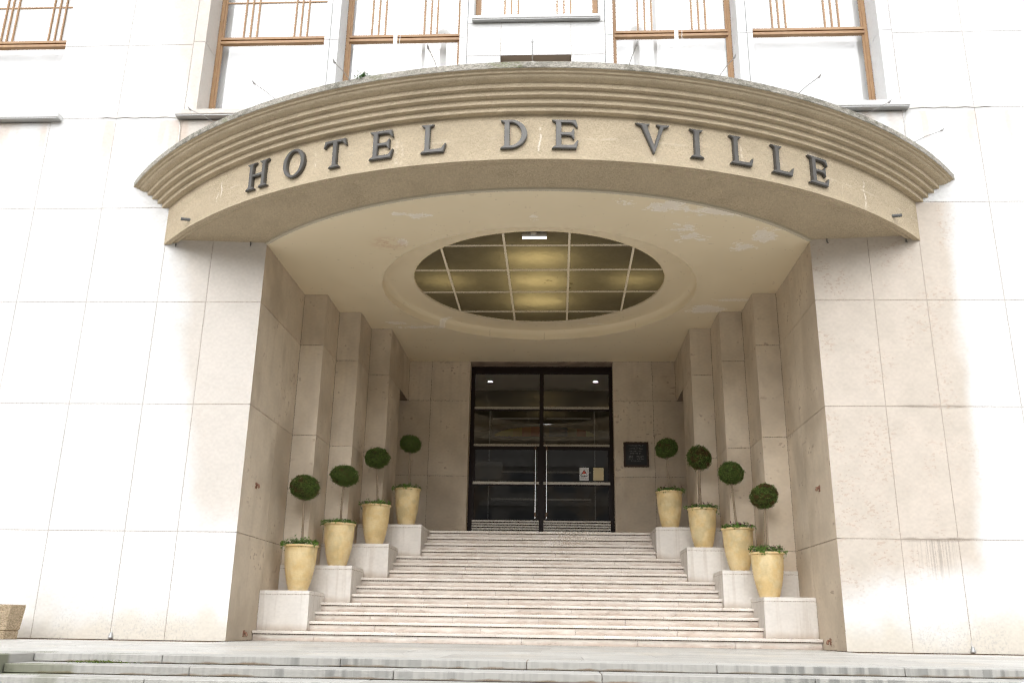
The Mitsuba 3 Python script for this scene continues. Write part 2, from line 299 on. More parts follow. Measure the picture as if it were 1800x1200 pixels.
MAT = {
    "facade_stone": two(bump(diff(facade_fn), stone_bump, .004)), "portico_stone": two(bump(diff(portico_fn), stone_bump, .004)), "grout": two(diff(grout_fn)), "pale_grout": two({"type": "diffuse", "reflectance": rgb((.42, .36, .30))}),
    "concrete": two(bump(diff(concrete_fn), grain_bump, .006)), "rim_concrete": two(bump(diff(rim_fn), grain_bump, .008)), "ceiling_paint": two(diff(ceiling_fn)),
    "bead_paint": two({"type": "diffuse", "reflectance": rgb((.50, .455, .36))}),
    "step_stone": two(diff(step_fn)), "pedestal_stone": two(diff(ped_fn)),
    "landing_stone": two(princ(landing_fn, .42, spec=.35)), "kerb_stone": two(diff(kerb_fn)), "plaza_stone": two(diff(plaza_fn)),
    "pot_glaze": two(princ(pot_fn, .5, spec=.35)), "planter_stone": two(bump(diff(planter_fn), grain_bump, .008)),
    "wood": two(princ(wood_fn, .55)), "bronze": two(princ(bronze_fn, .42, 0.15)),
    "dark_frame": two(princ((.016, .009, .0075), .5, spec=.2)), "chrome": two({"type": "roughconductor", "material": "Al", "alpha": .16}),
    "strip_metal": two(princ((.40, .365, .31), .45, .35)), "inner_metal": two(princ((.20, .185, .16), .5, .3)), "brown_bracket": two(princ((.09, .05, .025), .4, .5)),
    "glass": {"type": "thindielectric", "int_ior": 1.52},
    "blind": two({"type": "diffuse", "reflectance": rgb((.60, .60, .585))}),
    "pane_glow": {"type": "principledthin", "base_color": proc(paneglow_fn), "roughness": .55, "spec_trans": 0.0, "diff_trans": 1.3, "eta": 1.4},
    "light_box": two({"type": "diffuse", "reflectance": rgb((.32, .28, .2))}), "lamp_lens": two(princ((.85, .85, .85), .4)),
    "grid_paint": two({"type": "diffuse", "reflectance": rgb((.76, .68, .53))}), "lamp_metal": two(princ((.45, .44, .42), .35, .7)),
    "leaf": {"type": "principledthin", "base_color": {"type": "mesh_attribute", "name": "vertex_color"}, "roughness": .55, "diff_trans": .5, "spec_trans": 0.0, "eta": 1.4},
    "bark": two(diff(bark_fn)), "soil": two({"type": "diffuse", "reflectance": rgb((.06, .045, .03))}), "twig": two({"type": "diffuse", "reflectance": rgb((.045, .04, .02))}),
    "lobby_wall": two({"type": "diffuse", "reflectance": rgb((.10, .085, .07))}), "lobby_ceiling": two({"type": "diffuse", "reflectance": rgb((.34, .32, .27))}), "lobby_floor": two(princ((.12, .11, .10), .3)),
    "mural": two({"type": "diffuse", "reflectance": {"type": "mesh_attribute", "name": "vertex_color"}}),
    "slate": two(princ((.020, .021, .023), .5, spec=.25)), "plaque_frame": two(princ((.040, .022, .014), .5, spec=.25)), "plaque_print": two({"type": "diffuse", "reflectance": rgb((.26, .26, .26))}),
    "paper": two({"type": "diffuse", "reflectance": rgb((.72, .71, .70))}), "cream_paper": two({"type": "diffuse", "reflectance": rgb((.66, .56, .34))}), "red_ink": two({"type": "diffuse", "reflectance": rgb((.55, .08, .05))}),
    "black_ink": two({"type": "diffuse", "reflectance": rgb((.03, .03, .035))}), "film": two({"type": "diffuse", "reflectance": rgb((.055, .054, .05))}),
    "rust": two(princ((.24, .125, .08), .6, .2)), "galvanised": two(princ((.36, .36, .35), .45, .6)), "wire": two(princ((.42, .41, .40), .4, .7)), "white_paint": two(princ((.78, .78, .77), .4)),
    "roof_felt": two({"type": "diffuse", "reflectance": rgb((.20, .19, .17))}), "cable": two(princ((.60, .58, .54), .5)),
    "far_wall": two({"type": "diffuse", "reflectance": rgb((.19, .18, .165))}), "far_band": two({"type": "diffuse", "reflectance": rgb((.21, .20, .182))}), "far_glass": two(princ((.03, .035, .04), .1)),
    "roof_door": two(princ((.20, .13, .075), .5)),
    "mast_paint": two(princ((.55, .53, .47), .5)),
    "dark_plug": two(princ((.10, .10, .10), .5)),
}
for k, b in MAT.items():
    scene[k + "_bsdf"] = b
def B(k): return k + "_bsdf"

# ------------------------------------------------------------------ measured dimensions (metres)
W, X1, X2, X3 = 4.6314, 4.1764, 3.7153, 3.2635
Y1, Y2, Y3, D = 2.4799, 3.5469, 4.6404, 7.2218
H1, H2, H3, ZC = 1.628, 3.685, 5.467, 6.5251
NICHE_Y, NICHE_Z, NICHE_X = 6.05, 5.525, 3.95
YS, T, R = 1.1805, 0.3416, 0.16
TH = tag(thing("town_hall", "pale stone town hall with deep entrance porch under a curved concrete canopy", "building"), "pale stone town hall with deep entrance porch under a curved concrete canopy", "building")

# ------------------------------------------------------------------ facade: a core with recessed joints, and stone panels on it
core, fcore = [], []
WALL = TH + "__wall"
G = 0.005
def fpanel(x0, x1, z0, z1, th=.05, ms=(0, 0), y=0.0, full=False, both=True, mat="facade_stone", sides=None):
    g0, g1 = (0 if ms[0] else G), (0 if ms[1] else G)
    for s in ((-1, 1) if both else (sides,)):
        a, b = (x0, x1)
        m = slab((a + g0, y - .0015 * rng.random(), z0 + G), (1, 0, 0), (0, 0, 1), (0, -1, 0), b - a - g0 - g1, z1 - z0 - 2 * G, th, ms)
        if not full: (fcore if mat == 'facade_stone' else core).append((s, box(a + (.06 if ms[0] else 0), b - (.06 if ms[1] else 0), y + .007, y + .45, z0, z1)))
        put(WALL + "__stone_panel", mirror(m) if s > 0 else m, B(mat), tone=rng.random())
ROWS = [0, H1, H2, H3, 7.23, 9.05]
for z0, z1 in zip([0, H1, H2, H3], [H1, H2, H3, ZC + .1]):
    fpanel(-5.58, -W, z0, z1, ms=(0, 1))
    fpanel(-6.43, -5.58, z0, z1)
COLS = [-14.0, -12.6, -11.4, -10.15, -8.9, -7.67, -6.43]
for x0, x1 in zip(COLS, COLS[1:]):
    for z0, z1 in zip(ROWS, ROWS[1:]):
        top = 8.97 if (z1 == 9.05 and x0 < -9) else z1
        fpanel(x0, x1, z0, top, both=False, sides=-1)
        fpanel(x0, x1, z0, z1, both=False, sides=1)
for z0, z1 in ((9.05, 10.6), (10.6, 12.35), (12.35, 14.2)):
    for x0, x1 in ((-8.9, -7.67), (-7.67, -6.43)):
        fpanel(x0, x1, z0, z1)
    for x0, x1 in zip(COLS[:4], COLS[1:5]):
        fpanel(x0, x1, z0, z1, both=False, sides=1)
    fpanel(-14.0, -12.6, z0, z1, both=False, sides=-1); fpanel(-12.6, -11.3, z0, z1, both=False, sides=-1)
for x0, x1 in ((-6.43, -5.0), (-5.0, -3.82), (-3.82, -2.62), (-2.62, -1.42)):
    fpanel(x0, x1, 7.66, 8.985)
# jambs and piers between the windows (full-depth stones)
for z0, z1 in ((9.125, 10.66), (10.66, 12.35), (12.35, 14.2)):
    fpanel(-6.43, -6.2, z0, z1, th=.62, full=True)
    fpanel(-3.955, -3.845, z0, z1, th=.62, full=True)
    fpanel(-3.845, -3.675, z0, z1, th=.62, full=True)
    fpanel(-1.42, -1.27, z0, z1, th=.62, full=True)
fpanel(-1.42, -1.27, 8.99, 9.12)
for x0, x1 in ((-1.27, -.645),):
    fpanel(x0, x1, 9.05, 10.25, th=.4, full=True); fpanel(x0, x1, 10.25, 10.955)
fpanel(-.645, .645, 10.25, 10.955, both=False, sides=-1)
for z0, z1 in ((10.955, 12.35), (12.35, 14.2)):
    fpanel(-1.27, -1.155, z0, z1, th=.4, full=True)
fpanel(-6.43, 6.43, 13.9, 14.2, both=False, sides=-1)

# portico side walls (left side, mirrored for the right)
def spanel(o, u, n, w, z0, z1, ms=(0, 0), tone=None, g=(G, G)):
    u, n = np.array(u, float), np.array(n, float)
    g0, g1 = (0 if ms[0] else g[0]), (0 if ms[1] else g[1])
    m = slab(np.array([o[0], o[1], z0 + G]) + u * g0, u, (0, 0, 1), n, w - g0 - g1, z1 - z0 - 2 * G, .05, ms)
    for s in (-1, 1):
        put(TH + "__porch_wall__stone_panel", mirror(m) if s > 0 else m, B("portico_stone"), tone=rng.random())
ZR = list(zip([0, H1, H2, H3], [H1, H2, H3, ZC]))
for z0, z1 in ZR:
    spanel((-W, 0), (0, 1, 0), (1, 0, 0), 1.5, z0, z1, ms=(1, 0))
    spanel((-W, 1.5), (0, 1, 0), (1, 0, 0), Y1 - 1.5, z0, z1)
    spanel((-W, Y1), (1, 0, 0), (0, -1, 0), W - X1, z0, z1, ms=(0, 1))
    spanel((-X1, Y1), (0, 1, 0), (1, 0, 0), Y2 - Y1, z0, z1, ms=(1, 0))
    spanel((-X1, Y2), (1, 0, 0), (0, -1, 0), X1 - X2, z0, z1, ms=(0, 1))
    spanel((-X2, Y2), (0, 1, 0), (1, 0, 0), Y3 - Y2, z0, z1, ms=(1, 0))
    spanel((-X2, Y3), (1, 0, 0), (0, -1, 0), X2 - X3, z0, z1, ms=(0, 1))
    if z0 < 5:
        spanel((-X3, Y3), (0, 1, 0), (1, 0, 0), NICHE_Y - Y3, z0, z1, ms=(1, 1))
    else:
        spanel((-X3, Y3), (0, 1, 0), (1, 0, 0), NICHE_Y - Y3, z0, z1, ms=(1, 0))
        spanel((-X3, NICHE_Y), (0, 1, 0), (1, 0, 0), D - NICHE_Y, NICHE_Z, z1)
for z0, z1 in ((2.24, H2), (H2, NICHE_Z)):
    spanel((-NICHE_X, NICHE_Y), (0, 1, 0), (1, 0, 0), D - NICHE_Y, z0, z1)
    spanel((-NICHE_X, D), (1, 0, 0), (0, -1, 0), NICHE_X - 2.705, z0, z1)
    spanel((-2.705, D), (1, 0, 0), (0, -1, 0), 2.705 - 1.752, z0, z1, ms=(0, 1))
    spanel((-1.752, D), (0, 1, 0), (1, 0, 0), .42, z0, z1, ms=(1, 0))
spanel((-X3, D), (1, 0, 0), (0, -1, 0), X3 - 2.705, NICHE_Z, ZC)
spanel((-2.705, D), (1, 0, 0), (0, -1, 0), 2.705 - 1.752, NICHE_Z, ZC, ms=(0, 1))
spanel((-1.752, D), (0, 1, 0), (1, 0, 0), .42, NICHE_Z, 6.49, ms=(1, 0))
c = .014
pc = [box(-7.2, -W - c, .46, Y1 + .1, 0, ZC + .2), box(-7.2, -W - .1, .014, .47, 0, ZC + .05), box(-7.2, -X1 - c, Y1 + c, Y2 + .1, 0, ZC + .2), box(-7.2, -X2 - c, Y2 + c, Y3 + .1, 0, ZC + .2), box(-7.2, -X3 - c, Y3 + c, NICHE_Y - c, 0, ZC + .2),
      box(-7.2, -X3 - c, NICHE_Y - .02, D + .3, NICHE_Z + .004, ZC + .2), box(-7.2, -NICHE_X - c, NICHE_Y - .03, D + .3, 0, NICHE_Z + .02), box(-7.2, -1.752 - c, D + c, D + .42, 0, ZC + .4)]
for m in pc:
    core += [(-1, m), (1, m)]
core.append((-1, box(-1.766, 1.766, D + .02, D + .42, 6.49, 7.0)))
put(WALL, join(*[mirror(m) if s > 0 else m for s, m in fcore]), B("pale_grout"))
put(TH + "__porch_wall", join(*[mirror(m) if s > 0 else m for s, m in core]), B("grout"))

# sills
def sill(x0, x1, z0, z1, dep=.16):
    k = put(TH + "__window_sill", cbox(x0, x1, -dep, .52, z0 + .022, z1, .010), B("facade_stone"), tone=.9)
    put(k + "__drip_edge", cbox(x0 + .012, x1 - .012, -dep + .018, .0, z0, z0 + .021, .004), B("galvanised"))
sill(-6.53, -1.415, 8.995, 9.122); sill(1.415, 6.53, 8.995, 9.122); sill(-11.5, -8.69, 8.975, 9.10)
sill(-1.19, 1.19, 10.957, 11.05, .12)

# windows
def window(x0, x1, z0, z1, yf, ztr, bars, thin=None, blinds=True):
    k = num(TH + "__window")
    fr = .065
    fm = [box(x0, x0 + fr, yf, yf + .08, z0, z1), box(x1 - fr, x1, yf, yf + .08, z0, z1), box(x0 + fr, x1 - fr, yf, yf + .08, z1 - fr, z1), box(x0 + fr, x1 - fr, yf, yf + .08, z0, z0 + fr)]
    fm += [box(x0 + fr, x0 + fr + .03, yf + .025, yf + .075, z0 + fr, z1 - fr), box(x1 - fr - .03, x1 - fr, yf + .025, yf + .075, z0 + fr, z1 - fr)]
    put(k + "__frame", join(*fm), B("wood"))
    lo = z0 + fr
    if ztr:
        put(k + "__transom", join(box(x0 + fr, x1 - fr, yf - .012, yf + .08, ztr - .07, ztr - .018), box(x0 + fr, x1 - fr, yf + .02, yf + .08, ztr - .018, ztr + .012), box(x0 + fr, x1 - fr, yf - .012, yf + .08, ztr + .012, ztr + .062)), B("wood"))
        put(k + "__pane", plane(x0 + fr, x1 - fr, yf + .05, lo, ztr - .06), B("glass"))
        lo = ztr + .06
    put(k + "__pane", plane(x0 + fr, x1 - fr, yf + .05, lo, z1 - fr), B("glass"))
    for x in bars:
        put(k + "__muntin", box(x - .014, x + .014, yf + .012, yf + .048, lo, z1 - fr), B("wood"))
    if thin:
        put(k + "__muntin", box(x0 + fr, x1 - fr, yf + .022, yf + .046, thin - .012, thin + .012), B("wood"))
    put(k + "__blind", box(x0 - .3, x1 + .3, yf + .28, yf + .30, z0 - .2, z1 + .2), B("blind"))
    return k
def plane(x0, x1, y, z0, z1):
    return trimesh.Trimesh(np.array([[x0, y, z0], [x1, y, z0], [x1, y, z1], [x0, y, z1]]), np.array([[0, 1, 2], [0, 2, 3]]), process=False)
WZ = 9.122
window(-6.2, -3.955, WZ, 13.9, .5, 11.035, (-5.71, -5.58, -5.45, -4.71, -4.59, -4.46), 11.92)
window(-3.675, -1.42, WZ, 13.9, .5, 11.035, (-3.19, -3.06, -2.93, -2.17, -2.04, -1.92))
window(1.42, 3.675, WZ, 13.9, .5, 11.035, (1.93, 2.06, 2.19, 2.95, 3.08, 3.21))
window(3.955, 6.2, WZ, 13.9, .5, 11.035, (4.46, 4.58, 4.71, 5.44, 5.57, 5.70))
window(-11.3, -8.9, 9.10, 13.9, .5, 11.035, (-10.58, -10.47, -10.35, -9.62, -9.495, -9.37), 11.9)
k = window(-1.155, 1.155, 11.05, 13.9, .3, None, (-.605, -.48, -.35, .39, .52, .65))
put(TH + "__roof_door", box(-.70, .70, .33, .40, 8.9, 10.4), B("roof_door"))
put(TH + "__room_back", join(box(-14, 14, 1.3, 1.35, 7.62, 14.2), box(-14, 14, .4, 1.3, 14.2, 14.3), box(-14, 14, .46, 1.3, 7.60, 7.65)), B("lobby_wall"))

# ------------------------------------------------------------------ canopy
CAN = TH + "__canopy"
def sweep(prof, name, mat, nt=160, smooth=False, cy=CY, ymax=0.0):
    """prof: (r, z) rows; swept on circles about (0, cy) between the two ends on the wall plane"""
    prof = np.array(prof, float)
    P = []
    for r, z in prof:
        te = math.acos((cy - ymax) / r); th = np.linspace(-te, te, nt)
        P.append(np.stack([r * np.sin(th), cy - r * np.cos(th), np.full(nt, z)], -1))
    return put(name, grid_mesh(np.array(P)), B(mat), smooth)
def facets(prof):
    """duplicate profile corners so that flat shading stays crisp; smooth=30 does this itself"""
    return prof
# moulded cornice and fascia
edge = [(8.40, 6.612), (8.470, 6.612), (8.474, 6.550), (8.520, 6.550), (8.522, 6.61), (8.548, 6.61), (8.552, 6.5255), (8.64, 6.5255), (8.64, 7.229), (8.735, 7.229), (8.74, 7.235), (8.74, 7.310), (8.805, 7.310), (8.81, 7.315), (8.81, 7.396), (8.885, 7.396), (8.89, 7.401), (8.89, 7.475), (8.96, 7.475)]
cav = [(8.966, 7.475 + .02)] + [(8.966 + .125 * math.sin(a), 7.545 + .06 * (1 - math.cos(a)) * 1.0) for a in np.linspace(0, math.pi / 2, 7)] + [(9.12, 7.605), (9.135, 7.640)]
sweep(edge, CAN + "__fascia", "concrete", 200, 30)
sweep([(8.96, 7.475)] + cav + [(9.172, 7.640)], CAN + "__cornice", "concrete", 200, 30)
sweep([(9.172, 7.640), (9.18, 7.648), (9.18, 7.735), (9.165, 7.748), (8.9, 7.76)], CAN + "__roof_edge", "rim_concrete", 200, 30)
sweep([(8.9, 7.76), (8.6, 7.70), (7.5, 7.71), (6.5, 7.72), (5.77, 7.73)], CAN + "__roof", "roof_felt", 120, 30)
# soffit between the inner arc and the outer band
CI, RI = 4.516, 6.475
def arc(r, cy, z, n, ymax=0.0):
    te = math.acos((cy - ymax) / r); th = np.linspace(-te, te, n)
    return np.stack([r * np.sin(th), cy - r * np.cos(th), np.full(n, z)], -1)
A, Bo = arc(RI + .012, CI, 6.551, 160), arc(8.43, CY, 6.611, 160)
s = np.linspace(0, 1, 8)[:, None, None]
put(CAN + "__soffit", grid_mesh(A[None] * (1 - s) + Bo[None] * s, True), B("concrete"))
bead = np.stack([arc(RI + .02, CI, 6.56, 160), arc(RI + .02, CI, 6.522, 160), arc(RI - .03, CI, 6.517, 160), arc(RI - .03, CI, 6.535, 160)])
put(CAN + "__bead", grid_mesh(bead), B("bead_paint"), 30)
def drain(ang, out):
    a = math.radians(ang); b = np.array([8.62 * math.sin(a), CY - 8.62 * math.cos(a), 6.655])
    d = np.array([math.sin(a), -math.cos(a), 0.0]); d2 = d + np.array([out, 0, -.15]); d2 /= np.linalg.norm(d2)
    put(CAN + "__drain_pipe", path_tube([b, b + d2 * .16], [.026, .026], 12), B("dark_plug"), 40)
drain(-41.4, -.9); drain(41.9, .9)
for x in (-6.23, -4.91, 4.91, 6.21):
    put(CAN + "__hook", path_tube([(x, -.02, 6.58), (x, -.02, 6.50), (x + .01, -.035, 6.475)], [.011, .011, .009], 8), B("dark_plug"), 40)

# porch ceiling with a round recess and a glazed light in it
plan = Polygon([(-W - .02, 0), (-W - .02, Y1 + .02), (-X1 - .02, Y1 + .02), (-X1 - .02, Y2 + .02), (-X2 - .02, Y2 + .02), (-X2 - .02, Y3 + .02), (-X3 - .02, Y3 + .02), (-X3 - .02, D + .02), (X3 + .02, D + .02), (X3 + .02, Y3 + .02), (X2 + .02, Y3 + .02), (X2 + .02, Y2 + .02), (X1 + .02, Y2 + .02), (X1 + .02, Y1 + .02), (W + .02, Y1 + .02), (W + .02, 0)] + [tuple(q[:2]) for q in arc(RI - .005, CI, 0, 120)[::-1]])
YC, RO, RIN, REC = 2.42, 3.04, 2.44, .21
FL = .006
hole = Point(.03, YC).buffer(RO + FL, 64)
cm = extrude(plan.buffer(0).difference(hole), .04)
cm.vertices = np.array(cm.vertices) + [0, 0, ZC]
put(TH + "__ceiling", cm, B("ceiling_paint"))
rp = [(RO + FL - FL * math.sin(a), ZC + FL - FL * math.cos(a)) for a in np.linspace(0, math.pi / 2, 7)] + [(RO, ZC + REC - .10)] + [(RO - .10 + .10 * math.cos(a), ZC + REC - .10 + .10 * math.sin(a)) for a in np.linspace(0, math.pi / 2, 8)] + [(RIN + .012, ZC + REC), (RIN + .006, ZC + REC - .012), (RIN, ZC + REC - .010), (RIN, ZC + REC + .07)]
put(TH + "__ceiling_recess", move(lathe(rp, 128), (.03, YC, 0)), B("ceiling_paint"), 35)
LT = num(TH + "__ceiling_light")
circ = Point(.03, YC).buffer(RIN + .004, 64)
gx = [-3, -1.695, -.545, .605, 1.755, 3.2]; gy = [-1, .64, 1.805, 2.985, 4.18, 6]
ZG = ZC + REC + .03
for i in range(5):
    for j in range(5):
        cell = sbox(gx[i], gy[j], gx[i + 1], gy[j + 1]).intersection(circ)
        if cell.area < 1e-3: continue
        m = extrude(cell, .001); v, f = np.array(m.vertices), np.array(m.faces)
        f = f[np.all(v[f][:, :, 2] < .0005, axis=1)]
        m = trimesh.Trimesh(v + [0, 0, ZG + .002 * rng.random()], f, process=False); m.remove_unreferenced_vertices()
        put(LT + "__pane", m, B("pane_glow"))
for x in gx[1:-1]:
    h = math.sqrt(RIN ** 2 - (x - .03) ** 2)
    put(LT + "__glazing_bar", box(x - .020, x + .020, YC - h, YC + h, ZG - .024, ZG - .002), B("grid_paint"))
for y in gy[1:-1]:
    h = math.sqrt(RIN ** 2 - (y - YC) ** 2)
    put(LT + "__glazing_bar", box(.03 - h, .03 + h, y - .017, y + .017, ZG - .019, ZG - .0015), B("grid_paint"))
put(LT + "__light_box", join(box(-2.7, 2.8, -.5, -.45, ZG + .01, ZG + .7), box(-2.7, 2.8, 5.2, 5.25, ZG + .01, ZG + .7), box(-2.75, -2.7, -.5, 5.25, ZG + .01, ZG + .7), box(2.8, 2.85, -.5, 5.25, ZG + .01, ZG + .7), box(-2.75, 2.85, -.5, 5.25, ZG + .7, ZG + .74)), B("light_box"))
GLOW = 1.15
for x, y, hx, hy, e in ((.02, 1.25, .42, .12, 1), (.02, 2.4, .42, .12, 1), (.02, 3.55, .42, .12, 1), (-1.80, 2.38, .30, .10, .75), (1.88, 2.38, .30, .10, .75)):
    put(LT + "__tube", trimesh.Trimesh(np.array([[x - hx, y - hy, ZG + .50], [x - hx, y + hy, ZG + .50], [x + hx, y + hy, ZG + .50], [x + hx, y - hy, ZG + .50]]), np.array([[0, 1, 2], [0, 2, 3]]), process=False), B("lamp_lens"),
        emitter={"type": "area", "radiance": rgb((GLOW * e * 1.0, GLOW * e * .88, GLOW * e * .56))})
# lit floodlight that hangs below the glazing
FLD = thing("ceiling_lamp", "small lit rectangular lamp hanging at the front edge of the round ceiling light", "lamp")
cx, cy, cz = 0.0, .06, ZG - .10
put(FLD + "__housing", cbox(cx - .215, cx + .215, cy - .005, cy + .11, cz + .004, cz + .07, .01), B("lamp_metal"))
put(FLD + "__bracket", join(cbox(cx - .06, cx + .04, cy - .06, cy - .005, cz + .01, cz + .085, .008), box(cx - .19, cx + .19, cy - .035, cy - .02, cz + .07, cz + .08)), B("lamp_metal"))
put(FLD + "__lens", trimesh.Trimesh(np.array([[cx - .205, cy, cz], [cx - .205, cy + .105, cz], [cx + .205, cy + .105, cz], [cx + .205, cy, cz]]) , np.array([[0, 1, 2], [0, 2, 3]]), process=False), B("lamp_lens"), emitter={"type": "area", "radiance": rgb((.40, .40, .39))})

# ------------------------------------------------------------------ lettering on the fascia
def wedge_stem(x, h0=0.0, h1=1.0, w=.17, s=.13, top=True, bot=True):
    a = w / 2
    ps = [Polygon([(x - a, h0), (x + a, h0), (x + a, h1), (x - a, h1)])]
    if bot: ps.append(Polygon([(x - a - s, h0), (x + a + s, h0), (x + a + s * .72, h0 + .055), (x + a, h0 + .105), (x - a, h0 + .105), (x - a - s * .72, h0 + .055)]))
    if top: ps.append(Polygon([(x - a - s, h1), (x + a + s, h1), (x + a + s * .72, h1 - .055), (x + a, h1 - .105), (x - a, h1 - .105), (x - a - s * .72, h1 - .055)]))
    return unary_union(ps)
def poly(*p): return Polygon(p)
def ellipse(x, y, a, b): return affinity.scale(Point(x, y).buffer(1, 32), a, b)
def letter(ch):
    if ch == "H": return unary_union([wedge_stem(.22), wedge_stem(.81), sbox(.25, .46, .78, .565)])
    if ch == "O": return ellipse(.46, .5, .46, .525).difference(ellipse(.46, .5, .285, .435))
    if ch == "T": return unary_union([wedge_stem(.44, top=False), sbox(.07, .89, .81, 1.0), poly((.07, 1), (.05, 1.0), (.0, .76), (.035, .74), (.16, .89)), poly((.81, 1), (.83, 1.0), (.88, .76), (.845, .74), (.72, .89))])
    if ch in "EL":
        g = [wedge_stem(.2, top=True), sbox(.2, 0, .72, .125), poly((.60, .125), (.68, .14), (.80, .30), (.835, .29), (.76, 0), (.60, 0))]
        if ch == "E": g += [sbox(.2, .885, .70, 1.0), poly((.58, .885), (.66, .87), (.78, .74), (.815, .75), (.76, 1.0), (.58, 1.0)), sbox(.2, .455, .62, .565), poly((.52, .455), (.60, .44), (.67, .33), (.70, .34), (.70, .68), (.67, .69), (.60, .58), (.52, .565))]
        return unary_union(g)
    if ch == "D":
        bowl = ellipse(.30, .5, .56, .5).difference(ellipse(.30, .5, .375, .40)).intersection(sbox(.28, -.1, 1, 1.1))
        return unary_union([wedge_stem(.2), bowl, sbox(.2, .9, .31, 1.0), sbox(.2, 0, .31, .1)])
    if ch == "V":
        g = [poly((.12, 1), (.33, 1), (.585, .20), (.56, -.01), (.53, -.01)), poly((.80, 1), (.93, 1), (.575, -.01), (.53, -.01), (.54, .16))]
        g += [poly((-.02, 1), (.45, 1), (.41, .945), (.31, .895), (.16, .895), (.03, .945)), poly((.66, 1), (1.09, 1), (1.05, .945), (.95, .895), (.79, .895), (.70, .945))]
        return unary_union(g)
    if ch == "I": return wedge_stem(.22)
SG = thing("lettering_sign", "dark bronze capital letters reading HOTEL DE VILLE along the canopy fascia", "sign")
WORDS = [("H", -30.84, -27.72, 6.655), ("O", -25.70, -22.95, 6.665), ("T", -20.75, -18.13, 6.665), ("E", -15.62, -13.10, 6.675), ("L", -10.33, -7.85, 6.675), ("D", -2.70, -.19, 6.67), ("E", 2.10, 4.58, 6.665), ("V", 9.97, 13.28, 6.675), ("I", 15.28, 16.67, 6.675), ("L", 19.39, 21.93, 6.675), ("L", 24.02, 26.63, 6.665), ("E", 28.56, 31.23, 6.655)]
for ch, a0, a1, zb in WORDS:
    g = letter(ch); x0, _, x1, _ = g.bounds
    wd = math.radians(a1 - a0) * 8.66; sx = wd / (x1 - x0)
    g = affinity.scale(affinity.translate(g, -(x0 + x1) / 2, 0), sx, .455, origin=(0, 0))
    m1 = extrude(g, .044); m2 = extrude(g.buffer(-.007, join_style=2), .010); m2.vertices = np.array(m2.vertices) + [0, 0, .044]
    m = join(m1, m2)
    th = math.radians((a0 + a1) / 2)
    tx, nx = np.array([math.cos(th), math.sin(th), 0]), np.array([math.sin(th), -math.cos(th), 0])
    o = np.array([0, CY, zb]) + nx * (RF + .012 - .008)
    v = np.array(m.vertices)
    m.vertices = o + v[:, :1] * tx + v[:, 1:2] * np.array([0, 0, 1.0]) + v[:, 2:] * nx
    put(SG + "__letter", m, B("bronze"))

# ------------------------------------------------------------------ rods on the canopy edge
ANG = [-32.82, -24.58, -16.35, -8.09, .30, 8.71, 16.99, 25.14, 33.33, 41.46]
WORD = ["first", "second", "third", "fourth", "fifth", "sixth", "seventh", "eighth", "ninth", "tenth"]
for i, a in enumerate(ANG):
    t = math.radians(a); d = np.array([math.sin(t), -math.cos(t), 0])
    q = np.array([0, CY, 7.745]) + d * 9.12
    rod = thing("wire_rod", f"thin metal rod sticking out of the canopy edge, {WORD[i]} of ten from the left", "rod", "rods along the canopy edge")
    tip = q + d * .50 + np.array([0, 0, -.01]) if i != 4 else q + d * .17 + np.array([0, 0, .225])
    put(rod + "__rod", path_tube([q + [0, 0, -.02], q + (tip - q) * .5 + [0, 0, .006], tip], [.006, .006, .005], 8), B("wire"), 40)
    put(rod + "__clip", path_tube([tip - (tip - q) * .03, tip, tip + (tip - q) * .10 + np.array([0, 0, .03])], [.016, .018, .003], 8), B("wire"), 40)
    put(rod + "__foot", cbox(q[0] - .03, q[0] + .03, q[1] - .03, q[1] + .03, 7.738, 7.765, .006), B("white_paint"))

# ------------------------------------------------------------------ flagpoles in front of the upper windows
for x, side in ((-2.42, "left"), (2.43, "right")):
    f = thing("flagpole", f"white flagpole with cord standing on the canopy before the {side} middle window", "flagpole", "white flagpoles on the canopy")
    put(f + "__pole", path_tube([(x, -.9, 7.70), (x, -.9, 10.5), (x, -.9, 14.0)], [.032, .036, .040], 16), B("white_paint"), 40)
    put(f + "__base", move(lathe([(.11, 7.70), (.11, 7.73), (.05, 7.75), (.05, 7.86), (.0, 7.861)], 20), (x, -.9, 0)), B("galvanised"), 30)
    put(f + "__cord", path_tube([(x + .038, -.93, 8.9), (x + .10, -.95, 10.2), (x + .105, -.95, 11.2), (x + .08, -.94, 14.0)], [.005] * 4, 6), B("cable"), 40)

